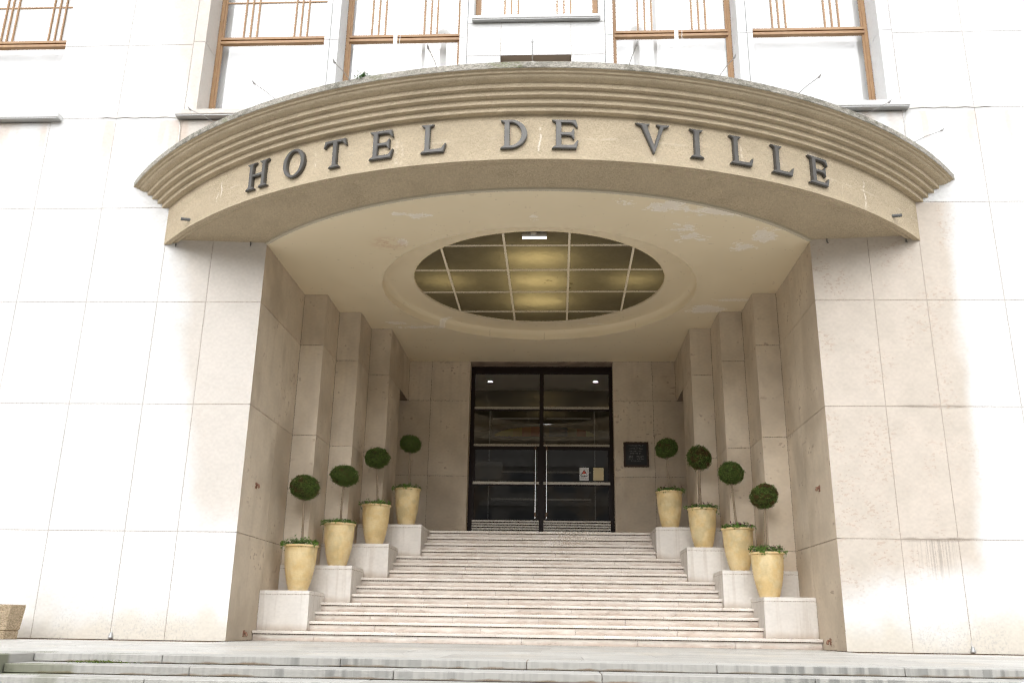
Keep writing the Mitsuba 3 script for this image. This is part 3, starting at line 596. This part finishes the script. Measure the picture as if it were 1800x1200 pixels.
# ------------------------------------------------------------------ staircase
ST = thing("staircase", "pale marble staircase with fourteen steps rising between stepped pedestals", "staircase")
GW = [4.62] + [3.776] * 3 + [3.310] * 3 + [2.847] * 3 + [2.386] * 4
def profile_x(pts, x0, x1):
    """prism along x of the (y, z) polygon (counter-clockwise seen from +x)"""
    p = np.array(pts, float); n = len(p)
    v = np.vstack([np.c_[np.full(n, x0), p], np.c_[np.full(n, x1), p]])
    f = []
    for i in range(n):
        j = (i + 1) % n
        f += [[i, n + i, n + j], [i, n + j, j]]
    for i in range(1, n - 1):
        f += [[0, i, i + 1][::-1], [n, n + i, n + i + 1]]
    m = trimesh.Trimesh(v, np.array(f), process=False)
    m.fix_normals(); return m
body = []
for kk in range(14):
    z1 = (kk + 1) * R; y = YS + kk * T; w = GW[kk]
    body.append(box(-w + .003 if kk else -w, w - .003 if kk else w, y + .085, (y + T + .06) if kk < 13 else D + .05, z1 - R + .003 if kk else .0, z1 - .012))
    # risers and treads cut into stones with their own joints
    for name, off in (("riser", 0), ("tread", 1)):
        xs = [-w]
        lo, hi = (1.3, 1.9)
        x = -w + (rng.uniform(.5, 1.6) if kk else rng.uniform(.3, 1.2))
        while x < w - .45:
            xs.append(x); x += rng.uniform(lo, hi)
        xs.append(w)
        if off and kk % 2: xs = xs
        for a, b in zip(xs, xs[1:]):
            a2, b2 = a + (.003 if a > -w else .002), b - (.003 if b < w else .002)
            jy = rng.uniform(-.0025, .0025)
            if name == "riser":
                m = box(a2, b2, y + .046 + jy, y + .095, z1 - R + .001, z1 - .058)
            else:
                yb = y + T + .048 if kk < 13 else D - .002
                m = profile_x([(y + jy, z1 - .044), (y + .006 + jy, z1 - .048), (yb, z1 - .048), (yb, z1), (y + .012 + jy, z1), (y + .003 + jy, z1 - .006), (y + jy, z1 - .014)][::-1], a2, b2)
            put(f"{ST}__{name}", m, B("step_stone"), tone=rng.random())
put(ST + "__body", join(*body), B("grout"))
PZ = [.805, 1.285, 1.765, 2.245]
WALLX = [W - .004, W - .004, X1 - .004, X2 - .004]
for i in range(4):
    y0 = 1.4073 + 3 * T * i; y1 = y0 + 3 * T + .02 if i < 3 else 5.66
    z0 = .16 + .48 * i; zt = PZ[i]
    for s in (-1, 1):
        pk = num(ST + "__pedestal")
        wi = GW[1 + 3 * i] + .0
        mm = [cbox(-WALLX[i] - .0, -wi, y0, y1, z0 + .001, zt - .067, .003), cbox(-WALLX[i], -wi, y0 - .002, y1, zt - .060, zt, .004)]
        if i == 3: mm = [cbox(-WALLX[i], -wi, y0, y1, z0 + .001, zt - .067, .003), cbox(-WALLX[i], -wi, y0 - .002, y1, zt - .060, zt, .004)]
        core2 = box(-WALLX[i] + .002, -wi - .004, y0 + .006, y1 - .002, z0 + .01, zt - .01)
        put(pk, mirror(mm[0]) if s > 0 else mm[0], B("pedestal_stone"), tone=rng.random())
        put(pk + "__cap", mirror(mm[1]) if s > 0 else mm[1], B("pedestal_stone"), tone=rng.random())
        put(pk + "__joint", mirror(core2) if s > 0 else core2, B("pale_grout"))

# ------------------------------------------------------------------ pots, topiary and bedding plants
GREENS = np.array([[.080, .125, .030], [.105, .150, .038], [.130, .165, .048], [.055, .085, .020]])
def leaf_cards(P, N, size, cols, seed, fold=.35, aspect=.55):
    """each leaf: two triangles-pairs folded along its midrib"""
    g = np.random.default_rng(seed); n = len(P)
    a = g.normal(size=(n, 3)); a -= (a * N).sum(1, keepdims=True) * N * .75; a /= np.linalg.norm(a, axis=1, keepdims=True)
    b = np.cross(N, a); b /= np.linalg.norm(b, axis=1, keepdims=True); c = np.cross(a, b)
    s = (size * g.uniform(.7, 1.3, n))[:, None]
    base, tip, mid = P, P + a * s, P + a * s * .5
    l, r = mid + b * s * aspect * .5 + c * s * fold * .3, mid - b * s * aspect * .5 + c * s * fold * .3
    V = np.stack([base, r, tip, l], 1).reshape(-1, 3)
    i = np.arange(n)[:, None] * 4
    F = np.vstack([i + [0, 1, 2], i + [0, 2, 3]])
    C = np.repeat(cols, 4, 0)
    return V, F, C
def crown(center, rx, rz, seed, brown):
    g = np.random.default_rng(seed); n = 5200
    d = g.normal(size=(n, 3)); d /= np.linalg.norm(d, axis=1, keepdims=True)
    lump = 1 + .10 * (meshkit.fbm(d * 3.1 + seed, 3, seed) - .5) * 2 + .05 * (meshkit.fbm(d * 8 + seed, 2, seed + 5) - .5) * 2
    rad = lump * (1 - .17 * g.random(n) ** 2) + (g.random(n) < .08) * g.uniform(0, .11, n) + (d[:, 2] < -.35) * (g.random(n) < .22) * g.uniform(0, .13, n)
    P = d * rad[:, None] * [rx, rx, rz] * .965
    low = d[:, 2] < -.45
    P[low, 2] *= 1.0 - .06 * g.random(low.sum())
    N = d + g.normal(size=(n, 3)) * .55; N /= np.linalg.norm(N, axis=1, keepdims=True)
    col = GREENS[g.integers(0, 4, n)] * g.uniform(.7, 1.35, n)[:, None]
    m = meshkit.fbm(d * 2.2 + seed * 1.7, 3, seed + 1) + g.normal(size=n) * .06
    br = m > (.76 - brown)
    col[br] = np.array([.105, .060, .026]) * g.uniform(.7, 1.3, (br.sum(), 1))
    keep = meshkit.fbm(d * 5.0 + seed * 2.3, 2, seed + 9) > .33
    P, N, col = P[keep], N[keep], col[keep]
    P = P * (1 + np.array([.05, .05, .04]) * g.uniform(-1, 1, 3)) + P[:, 2:3] * np.r_[g.uniform(-.12, .12, 2), 0]
    V, F, C = leaf_cards(P - N * .006, N, .030, col, seed + 3)
    return V + center, F, C
def pot_prof(H, rr):
    pr = [(0.0, .0), (.150, .0), (.162, .010)]
    for q in np.linspace(0, 1, 14)[1:]:
        pr.append((.162 + (rr * .915 - .162) * (1 - (1 - q) ** 2.1), .010 + (H - .055) * q))
    top = H - .045; r1 = rr * .915
    pr += [(rr * .93, top + .006), (rr * .985, top + .010), (rr, top + .022), (rr, top + .032), (rr * .985, top + .043), (rr * .95, H), (rr * .90, H - .01), (rr * .87, H - .10), (0, H - .10)]
    return pr
POTS = [(-4.134, 1.96, .308, .79, 0), (-3.717, 2.98, .307, .80, 1), (-3.246, 4.01, .298, .805, 2), (-2.797, 5.03, .283, .80, 3), (4.001, 1.96, .297, .755, 0), (3.722, 2.98, .301, .785, 1), (3.250, 4.01, .293, .79, 2), (2.742, 5.03, .285, .785, 3)]
TREES = [(-4.160, .268, 1.582, 2.043, .12), (-3.695, .263, 1.492, 1.925, .03), (-3.291, .262, 1.537, 1.983, .04), (-2.786, .235, 1.566, 1.978, .0), (4.021, .238, 1.503, 1.946, .16), (3.663, .240, 1.603, 2.023, .06), (3.244, .248, 1.571, 2.044, .17), (2.722, .245, 1.502, 1.920, .08)]
LEV = ["lowest", "second lowest", "third", "highest"]
for i, ((px, py, rr, H, lv), (tx, rx, zb, zt, br)) in enumerate(zip(POTS, TREES)):
    side = "left" if px < 0 else "right"; z0 = PZ[lv]; where = f"{LEV[lv]} pedestal {side} of stairs"
    pot = thing("flower_pot", f"tall mottled ochre pot on the {where}", "pot", "ochre pots on the stair pedestals")
    pr = pot_prof(H, rr); wob = rng.random()
    put(pot + "__body", move(lathe(pr[:16], 48), (px, py, z0 + .001)), B("pot_glaze"), True, tone=wob)
    put(pot + "__rim", move(lathe(pr[15:-2], 48), (px, py, z0 + .001)), B("pot_glaze"), 40, tone=wob)
    put(pot + "__soil", move(lathe([(rr * .9, H - .05), (rr * .5, H - .035), (.0, H - .03)], 24), (px, py, z0)), B("soil"), True)
    tr = thing("topiary_tree", f"clipped ball tree{' with brown patches' if br > .1 else ''} in the pot on the {where}", "tree", "ball topiary in the pots")
    zc, rz = z0 + (zb + zt) / 2, (zt - zb) / 2
    ctr = np.array([tx, py, zc])
    base = np.array([px + rng.uniform(-.02, .04), py + .02, z0 + H - .05])
    pts = [base, base * .6 + ctr * .4 + [rng.uniform(-.012, .012), 0, -.05], ctr - [0, 0, rz * .7], ctr + [0, 0, rz * .3]]
    put(tr + "__trunk", path_tube(pts, [.024, .020, .018, .012], 10), B("bark"), 50)
    if i in (6,):
        put(tr + "__trunk", path_tube([base + [-.045, 0, 0], pts[1] + [-.03, .01, 0], ctr - [.02, 0, rz * .6]], [.012, .011, .010], 8), B("bark"), 50)
    V, F, C = crown(ctr, rx, rz, 100 + i * 13, br)
    put(tr + "__crown", trimesh.Trimesh(V, F, process=False), B("leaf"), color=C)
    ic = trimesh.creation.icosphere(3); dv = np.array(ic.vertices)
    ic.vertices = dv * (1 + .10 * (meshkit.fbm(dv * 3.1 + i, 3, i) - .5))[:, None] * [rx * .80, rx * .80, rz * .80] + ctr
    put(tr + "__twigs", ic, B("twig"), True)
    bp = thing("bedding_plant", f"low{' purple flowering' if px > 0 else ' leafy'} bedding plants filling the pot on the {where}", "plant", "bedding plants in the pots")
    g = np.random.default_rng(900 + i); n = 420
    th = g.uniform(0, 2 * np.pi, n); q = np.sqrt(g.random(n)) * rr * 1.0
    cl = .5 + .5 * meshkit.fbm(np.c_[np.cos(th) * 2 + i, np.sin(th) * 2, q * 6], 2, i)
    hgt = g.uniform(.0, .13, n) * cl * (1.3 if i in (0, 4) else .9)
    P = np.c_[px + np.cos(th) * q, py + np.sin(th) * q, z0 + H - .02 + hgt - (q > rr * .93) * g.uniform(0, .03, n)]
    N = np.c_[np.cos(th) * .6, np.sin(th) * .6, np.ones(n)] + g.normal(size=(n, 3)) * .5; N /= np.linalg.norm(N, axis=1, keepdims=True)
    col = np.array([[.10, .17, .04], [.13, .21, .055], [.07, .12, .03]])[g.integers(0, 3, n)] * g.uniform(.8, 1.3, n)[:, None]
    # a few trailing sprays over the rim
    tp = []
    for kk in range(5):
        a = g.uniform(np.pi, 2 * np.pi) if kk else (np.pi * .98 if px < 0 else .02)
        for u in np.linspace(0, 1, 7): tp.append([px + math.cos(a) * (rr + .012 + .035 * math.sin(u * 3)), py + math.sin(a) * (rr + .012 + .03 * math.sin(u * 3)), z0 + H + .03 - .08 * u * u * (1.4 if kk == 0 else .6)])
    tp = np.array(tp); P = np.vstack([P, tp]); N = np.vstack([N, g.normal(size=tp.shape)]); N /= np.linalg.norm(N, axis=1, keepdims=True)
    col = np.vstack([col, np.tile([.12, .22, .04], (len(tp), 1))])
    V, F, C = leaf_cards(P, N, .048, col, 800 + i, .4, .6)
    put(bp + "__leaves", trimesh.Trimesh(V, F, process=False), B("leaf"), color=C)
    if px > 0:
        nf = 14; th = g.uniform(0, 2 * np.pi, nf); q = np.sqrt(g.random(nf)) * rr * .95
        P = np.c_[px + np.cos(th) * q, py + np.sin(th) * q, z0 + H + g.uniform(.05, .11, nf)]
        P = np.repeat(P, 5, 0) + g.normal(size=(nf * 5, 3)) * .006; N = g.normal(size=P.shape); N /= np.linalg.norm(N, axis=1, keepdims=True)
        V, F, C = leaf_cards(P, N, .026, np.tile([.12, .02, .07], (len(P), 1)) * g.uniform(.6, 1.4, (len(P), 1)), 850 + i, .3, .9)
        labels[put(bp + "__flowers", trimesh.Trimesh(V, F, process=False), B("leaf"), color=C)] = {"kind": "stuff"}

# ------------------------------------------------------------------ entrance doors, lobby behind them
YD = D + .35
FR = TH + "__door_frame"
put(FR, join(box(-1.752, -1.655, YD, YD + .10, 2.24, 6.40), box(1.665, 1.752, YD, YD + .10, 2.24, 6.40), box(-1.655, 1.665, YD, YD + .10, 6.315, 6.40), box(-.040, .055, YD - .015, YD + .10, 2.24, 6.315), box(-1.752, 1.752, YD + .02, YD + .12, 6.40, 6.62)), B("dark_frame"))
put(FR + "__threshold", cbox(-1.752, 1.752, YD - .03, YD + .12, 2.2415, 2.262, .004), B("strip_metal"))
for x0, x1, side in ((-1.655, -.040, "left"), (.055, 1.665, "right")):
    tw = num(TH + "__transom_window")
    for z in (5.43, 4.50):
        put(tw + "__rail", join(box(x0, x1, YD + .012, YD + .09, z - .055, z - .028)), B("dark_frame"))
        put(tw + "__trim", cbox(x0 + .004, x1 - .004, YD - .004, YD + .03, z - .028, z + .027, .004), B("strip_metal"))
    put(tw + "__pane", plane(x0, x1, YD + .05, 5.457, 6.315), B("glass")); put(tw + "__pane", plane(x0, x1, YD + .05, 4.527, 5.375), B("glass"))
    dk = num(TH + "__door")
    for a, b in ((x0, x0 + .045), (x1 - .045, x1)): put(dk + "__stile", box(a, b, YD + .01, YD + .085, 2.27, 4.445), B("dark_frame"))
    for za, zb in ((3.52, 3.545), (2.66, 2.71), (4.40, 4.445)): put(dk + "__rail", box(x0 + .045, x1 - .045, YD + .014, YD + .085, za, zb), B("dark_frame"))
    put(dk + "__kick_board", box(x0 + .045, x1 - .045, YD + .025, YD + .085, 2.27, 2.66), B("dark_frame"))
    put(dk + "__trim", cbox(x0 + .004, x1 - .004, YD - .004, YD + .03, 3.545, 3.612, .004), B("strip_metal"))
    for z in np.arange(2.285, 2.66, .0605):
        put(dk + "__kick_strip", cbox(x0 + .006, x1 - .006, YD - .006, YD + .03, z, z + .044, .004), B("strip_metal"))
    put(dk + "__pane", plane(x0 + .045, x1 - .045, YD + .05, 3.61, 4.40), B("glass")); put(dk + "__pane", plane(x0 + .045, x1 - .045, YD + .05, 2.71, 3.52), B("glass"))
    xh = -.135 if side == "left" else .135
    put(dk + "__handle", tube((xh, YD - .09, 2.72), (xh, YD - .09, 4.47), .017, n=16), B("chrome"), 40)
    for za in (2.77, 4.36): put(dk + "__handle_bracket", cbox(xh - .025, xh + .025, YD - .115, YD + .02, za, za + .09, .008), B("brown_bracket"))
# notices on the glass
NT = thing("warning_notice", "white notice with a red and black triangle taped inside the right door glass", "notice")
put(NT + "__sheet", box(.93, 1.15, YD + .056, YD + .058, 3.655, 3.97), B("paper"))
tri = Polygon([(0, 0), (.18, 0), (.09, .16)])
def flat(poly_, x, z, y, th=.001):
    m = extrude(poly_, th); v = np.array(m.vertices); m.vertices = np.c_[x + v[:, 0], y - v[:, 2], z + v[:, 1]]; m.invert(); return m
put(NT + "__triangle", flat(tri.difference(tri.buffer(-.010)), .95, 3.765, YD + .0555), B("black_ink"))
put(NT + "__symbol", flat(Polygon([(.045, .055), (.135, .055), (.105, .125), (.075, .125)]), .95, 3.765, YD + .0555), B("red_ink"))
put(NT + "__lines", join(flat(sbox(.02, -.012, .16, -.006), .95, 3.765, YD + .0555), flat(sbox(.0, -.045, .18, -.038), .95, 3.765, YD + .0555), flat(sbox(.03, -.075, .15, -.070), .95, 3.765, YD + .0555)), B("black_ink"))
CP = tag(put("paper_notice", box(1.26, 1.51, YD + .056, YD + .058, 3.66, 3.97), B("cream_paper")), "plain cream sheet of paper beside the triangle notice on the right door", "notice")
GP = tag(put("poster_sheet", box(-1.60, -.94, YD + .056, YD + .058, 3.66, 4.10), B("film")), "large faint grey poster inside the left door glass", "poster")
# lobby
LB = TH + "__lobby"
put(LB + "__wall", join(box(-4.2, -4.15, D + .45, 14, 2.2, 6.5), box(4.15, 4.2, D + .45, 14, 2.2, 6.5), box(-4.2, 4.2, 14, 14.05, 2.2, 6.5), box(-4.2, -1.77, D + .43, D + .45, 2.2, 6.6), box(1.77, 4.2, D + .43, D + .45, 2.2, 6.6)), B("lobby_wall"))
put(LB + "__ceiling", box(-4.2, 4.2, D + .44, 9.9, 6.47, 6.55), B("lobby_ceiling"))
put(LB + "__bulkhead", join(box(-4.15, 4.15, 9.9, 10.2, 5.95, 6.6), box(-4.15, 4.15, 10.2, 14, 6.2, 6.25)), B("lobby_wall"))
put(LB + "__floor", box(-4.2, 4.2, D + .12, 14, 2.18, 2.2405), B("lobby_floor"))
for x, w in ((-1.38, "left"), (1.40, "right")):
    dl = thing("downlight", f"small lit round downlight in the lobby ceiling, seen through the {w} top pane", "downlight", "lobby downlights")
    put(dl + "__lens", move(trimesh.Trimesh(np.vstack([[[0, 0, 0]], [[.062 * math.cos(a), .062 * math.sin(a), 0] for a in np.linspace(0, 2 * np.pi, 24, endpoint=False)]]), np.array([[0, 1 + (q + 1) % 24, 1 + q] for q in range(24)]), process=False), (x, 8.9, 6.452)), B("lamp_lens"), emitter={"type": "area", "radiance": rgb((1.8, 1.8, 1.9))})
    put(dl + "__ring", move(lathe([(.085, 6.4685), (.085, 6.455), (.065, 6.448), (.062, 6.455), (.062, 6.4685)], 28), (x, 8.9, 0)), B("strip_metal"), 40)
# inner glazed screen of the lobby
IN = thing("inner_door", "second glazed door screen with bright rails standing inside the lobby", "door")
yi = 10.05
for z in (5.72, 4.25, 3.52):
    for a, b in ((-1.38, -.10), (.10, 1.30)):
        put(IN + "__rail", box(a, b, yi, yi + .04, z - .022, z + .022), B("inner_metal"))
for x in (-1.45, 1.40):
    put(IN + "__post", box(x - .014, x + .014, yi - .03, yi, 2.24, 6.3), B("inner_metal"))
for x in (-.03, .09):
    put(IN + "__handle", tube((x, yi - .06, 3.0), (x, yi - .06, 4.4), .012, n=10), B("chrome"), 40)
MU = thing("mural_panel", "colourful arched painted panel on the wall deep inside the lobby", "mural")
th = np.linspace(0, np.pi, 40); cols, V, F = [], [], []
PAL = [(.5, .36, .03), (.5, .36, .03), (.55, .30, .03), (.55, .16, .03), (.50, .09, .03), (.10, .10, .09), (.05, .08, .14), (.05, .08, .15), (.32, .26, .16), (.35, .10, .05), (.4, .33, .12)]
xs = np.linspace(-1.45, 1.5, 45)
for q in range(44):
    for (xa) in (xs[q], xs[q + 1]):
        hgt = .30 * math.sqrt(max(0, 1 - ((xa - .02) / 1.5) ** 2))
        V += [[xa, 12.0, 5.62], [xa, 12.0, 5.62 + hgt]]; cols += [[.55 * ch for ch in PAL[min(10, q * 11 // 44)]]] * 2
    b0 = q * 4; F += [[b0, b0 + 2, b0 + 3], [b0, b0 + 3, b0 + 1]]
put(MU + "__panel", trimesh.Trimesh(np.array(V), np.array(F), process=False), B("mural"), color=np.array(cols))
put(MU + "__frame", box(-1.55, 1.6, 12.01, 12.05, 5.5, 5.98), B("lobby_wall"))

# plaque beside the door
PQ = thing("notice_board", "dark framed opening hours board with fine pale print, on the wall right of the doors", "notice board")
x0, x1, z0, z1 = 1.97, 2.56, 3.92, 4.515
put(PQ + "__panel", box(x0 + .04, x1 - .04, D - .03, D - .022, z0 + .04, z1 - .04), B("slate"))
put(PQ + "__frame", join(cbox(x0, x0 + .05, D - .05, D + .001, z0, z1, .006), cbox(x1 - .05, x1, D - .05, D + .001, z0, z1, .006), cbox(x0 + .05, x1 - .05, D - .05, D + .001, z0, z0 + .05, .006), cbox(x0 + .05, x1 - .05, D - .05, D + .001, z1 - .05, z1, .006)), B("plaque_frame"))
put(PQ + "__lock", tube((x1 - .024, D - .056, 4.215), (x1 - .024, D - .05, 4.215), .010, n=10), B("strip_metal"))
def text(s, x, z, h):
    m = meshkit.text_mesh(s, h, .001); b = m.bounds
    v = np.array(m.vertices); m.vertices = np.c_[x + v[:, 0] - (b[0, 0] + b[1, 0]) / 2, D - .0305 - v[:, 2], z + v[:, 1]]; m.invert(); return m
xc = (x0 + x1) / 2
put(PQ + "__print", join(text("HORAIRES D'OUVERTURE", xc, 4.425, .020), text("DE", xc, 4.39, .018), text("L'HOTEL DE VILLE", xc, 4.345, .026)), B("plaque_print"))
g = np.random.default_rng(5); marks = []
for (xa, xb, z) in ((2.10, 2.40, 4.29), (2.12, 2.36, 4.235), (2.08, 2.19, 4.175), (2.28, 2.44, 4.175), (2.08, 2.18, 4.14), (2.28, 2.44, 4.14), (2.08, 2.17, 4.105), (2.28, 2.43, 4.105), (2.14, 2.38, 4.06)):
    x = xa
    while x < xb:
        wl = g.uniform(.008, .013)
        marks.append(box(x, x + wl, D - .0312, D - .0302, z, z + g.uniform(.010, .016))); x += wl + (.004 if g.random() < .82 else .02)
put(PQ + "__fine_print", join(*marks), B("plaque_print"))

# ------------------------------------------------------------------ small fittings
for (x, y, z, d, s) in ((-W, .69, 2.46, "left inner wall at head height", 1), (-W, .80, .11, "left inner wall at its foot", 1), (W, .67, 2.48, "right inner wall at head height", -1), (W, .79, .13, "right inner wall at its foot", -1)):
    k = thing("wall_fitting", f"small rusty copper fitting on the {d}", "fitting", "rusty fittings on the porch walls")
    put(k + "__plate", cbox(min(x, x + s * .012), max(x, x + s * .012), y - .035, y + .035, z - .05, z + .05, .004), B("rust"))
    put(k + "__nozzle", path_tube([(x + s * .01, y, z + .01), (x + s * .05, y - .01, z + .012), (x + s * .062, y - .02, z - .04)], [.018, .017, .020], 10), B("rust"), 40)
for x, lab in ((-6.41, "left"), (6.43, "right")):
    k = thing("joint_plug", f"small grey drain plug at the foot of the {lab} facade joint", "plug", "plugs at the foot of the facade")
    put(k + "__body", move(lathe([(.035, 0), (.040, .02), (.028, .05), (.018, .09), (0, .091)], 14), (x, -.012, .015)), B("galvanised"), 35)
    put(k + "__wire", path_tube([(x, -.006, .10), (x - .01, -.006, .22)], [.007, .005], 6), B("cable"), 40)
for s, lab in ((-1, "left"), (1, "right")):
    pts = []
    n = 14
    for q in range(n):
        pts.append((s * (7.95 - 1.40 * q / (n - 1)), -.012, 9.052 + .012 * math.sin(q * 1.9) + (.0 if q < n - 1 else -.01)))
    pts += [(s * 6.49, -.012, 8.97), (s * 6.455, -.012, 8.80), (s * 6.44, -.012, 8.3), (s * 6.44, -.012, 7.8)]
    tag(put("wall_cable", path_tube([np.array(q) for q in pts], [.009] * len(pts), 6), B("cable"), 40), f"thin pale cable running along the facade joint to the {lab} window sill", "cable", "cables on the facade")

# moss tuft on the canopy rim
g = np.random.default_rng(77); n = 160
a = math.radians(-15.0); q = np.array([9.17 * math.sin(a), CY - 9.17 * math.cos(a), 7.745])
P = q + g.normal(size=(n, 3)) * [.055, .03, .022] + [0, 0, .015]; N = g.normal(size=(n, 3)) + [0, 0, .7]; N /= np.linalg.norm(N, axis=1, keepdims=True)
V, F, C = leaf_cards(P, N, .035, np.array([[.04, .085, .02], [.055, .11, .03]])[g.integers(0, 2, n)], 78, .3, .5)
tag(put("weed_tuft", trimesh.Trimesh(V, F, process=False), B("leaf"), color=C), "small green weed tuft growing on the rim of the canopy", "weed")
g = np.random.default_rng(79); n = 220
P = np.c_[-3.62 + g.normal(size=n) * .13, -5.985 - np.abs(g.normal(size=n)) * .03, -.072 + np.abs(g.normal(size=n)) * .006]; N = g.normal(size=(n, 3)) * .4 + [0, -.2, 1]; N /= np.linalg.norm(N, axis=1, keepdims=True)
V, F, C = leaf_cards(P, N, .022, np.array([[.09, .13, .03], [.12, .15, .04]])[g.integers(0, 2, n)], 80, .3, .5)
MP = tag(put("moss_patch", trimesh.Trimesh(V, F, process=False), B("leaf"), color=C), "patch of green moss in the corner of the front step", "moss")
labels[MP]["kind"] = "stuff"

# concrete planter at the left edge
PL = thing("concrete_planter", "octagonal exposed aggregate concrete planter against the facade at the left edge", "planter")
oct_ = lambda prof: move(lathe(prof, 8), (-7.86, -.92, 0), math.radians(22.5))
put(PL + "__bowl", oct_([(.44, .115), (.465, .13), (.50, .46), (.495, .475), (.43, .475), (.42, .38), (0, .38)]), B("planter_stone"))
put(PL + "__base", oct_([(.0, .001), (.445, .001), (.45, .01), (.455, .105), (.44, .115)]), B("planter_stone"))
put(PL + "__soil", oct_([(.43, .40), (.2, .42), (0, .425)]), B("soil"))

# ------------------------------------------------------------------ landing, front steps, plaza
XL, YE, TR, RR = -4.23, -5.95, .44, .075
struct("landing"); struct("front_steps"); struct("plaza")
put("landing", join(box(-30, 30, YE + .05, 8, -.5, -.006), box(-30, XL - .05, YE - 4, YE + .06, -.5, -.006)), B("grout"))
xs = np.arange(-13.2, 13.3, 1.32); ys = [YE + .42, -4.3, -3.05, -1.8, -.6, .62, 1.3]
for a, b in zip(ys, ys[1:]):
    off = rng.uniform(0, 1)
    for x in xs + off:
        if b > .1:
            lo, hi = max(x, -4.60), min(x + 1.32, 4.60)
            if hi - lo < .1: continue
        else: lo, hi = x, x + 1.32
        bb = min(b, -.004) if (b > 0 and a < -.1) else b
        put("landing__paving_slab", box(lo + .002, hi - .002, a + .002, b - .002, -.03, -.0015 * rng.random()), B("landing_stone"), tone=rng.random())
# front edge blocks with stained risers
def blocks(y, depth, z, x0, x1, cuts):
    e = [x0] + [q for q in cuts if x0 + .3 < q < x1 - .3] + [x1]
    for a, b in zip(e, e[1:]):
        put("front_steps__edge_stone", cbox(a + .003, b - .003, y - .004 * rng.random(), y + depth - .003, z - RR + .002, z - .001 * rng.random(), .007), B("kerb_stone"), tone=rng.random())
fill = []
cuts0 = [-3.07, -1.49, .13, 1.75, 3.32, 5.0, 6.7, 8.4, 10.1, 11.8]
blocks(YE, .42, 0.0, XL, 13, cuts0)
for q in range(1, 4):
    blocks(YE - TR * q, TR + .02, -RR * q, XL + .004, 13, list(np.arange(-5, 13, 1.7) + rng.uniform(0, 1.6)))
for q in range(4):
    fill.append(box(XL + .01, 13, YE - TR * q + .03, YE + .05 - TR * (q - 1), -RR * (q + 1) - .2, -RR * q - .012))
for yy in (YE - .0, YE - .85, YE - 1.9, YE - 2.9):
    put("front_steps__cheek_stone", cbox(XL - .42, XL - .001, yy - 1.0 + .004 if yy < YE - .1 else yy - .85 + .004, yy + (.42 if yy > YE - .1 else 0), -.5, .001 * rng.random(), .008), B("kerb_stone"), tone=rng.random())
put("front_steps", join(*fill), B("grout"))
for a, b in zip([YE - 4, YE - 2.7, YE - 1.4], [YE - 2.7, YE - 1.4, YE + .42]):
    for x in np.arange(XL - .42 - 1.32 * 7, XL - .5, 1.32):
        put("landing__paving_slab", box(x + .002, x + 1.318, a + .002, b - .002, -.03, -.0015 * rng.random()), B("landing_stone"), tone=rng.random())
put("plaza", box(-160, 160, -120, YE - TR * 3 + .3, -1.0, -RR * 4), B("plaza_stone"))
put("ground", box(-900, 900, -900, 900, -1.6, -1.05), B("plaza_stone")); struct("ground")

# ------------------------------------------------------------------ across the square: seen only in the glass of doors and windows
OB = thing("opposite_building", "long building across the square, mirrored dimly in the door glass", "building")
put(OB + "__wall", box(-60, 60, -66, -54, -.3, 17), B("far_wall"))
for z in (3.6, 7.2, 10.8, 14.4):
    put(OB + "__band", box(-60, 60, -54.0, -53.75, z, z + .8), B("far_band"))
for z in (.8, 4.9, 8.5, 12.1):
    for x in np.arange(-28, 28, 4.0):
        put(OB + "__window", box(x, x + 2.4, -54.0, -53.94, z, z + 1.9), B("far_glass"))
def bare_tree(x, y, h, seed, word):
    k = thing("bare_tree", f"bare winter tree across the square, {word}, mirrored in the door glass", "tree", "bare trees across the square")
    g = np.random.default_rng(seed); ms = []
    def grow(p, d, r, L, n):
        q = p + d * L; ms.append(tube(p, q, r, r * .72, 6, False))
        if n == 0: return
        for _ in range(3 if n > 1 else 2):
            e = d + g.normal(size=3) * .42; e[2] = abs(e[2]) * .7 + .15; e /= np.linalg.norm(e)
            grow(q, e, r * .6, L * g.uniform(.62, .85), n - 1)
    put(k + "__trunk", tube((x, y, -.3), (x, y, h * .3), .22, .17, 10), B("bark"), 40)
    grow(np.array([x, y, h * .3]), np.array([0, 0, 1.0]), .16, h * .2, 5)
    put(k + "__branches", join(*ms), B("bark"))
bare_tree(-5.5, -33, 12, 1, "left of the door axis"); bare_tree(2.5, -36, 12, 2, "near the door axis"); bare_tree(8.5, -31, 11, 3, "right of the door axis")
for x, w in ((-4.83, "left"), (3.98, "right")):
    k = thing("lamp_mast", f"tall tapering lamp mast with a round head on the square, mirrored in a {w} window", "lamp mast", "lamp masts on the square")
    put(k + "__pole", path_tube([(x, -20, -.3), (x, -20, 26.1)], [.55, .13], 20), B("mast_paint"), 40)
    put(k + "__head", move(lathe([(0, 26.1), (.20, 26.13), (.29, 26.22), (.27, 26.36), (.14, 26.44), (0, 26.46)], 24), (x, -20, 0)), B("mast_paint"), 40)
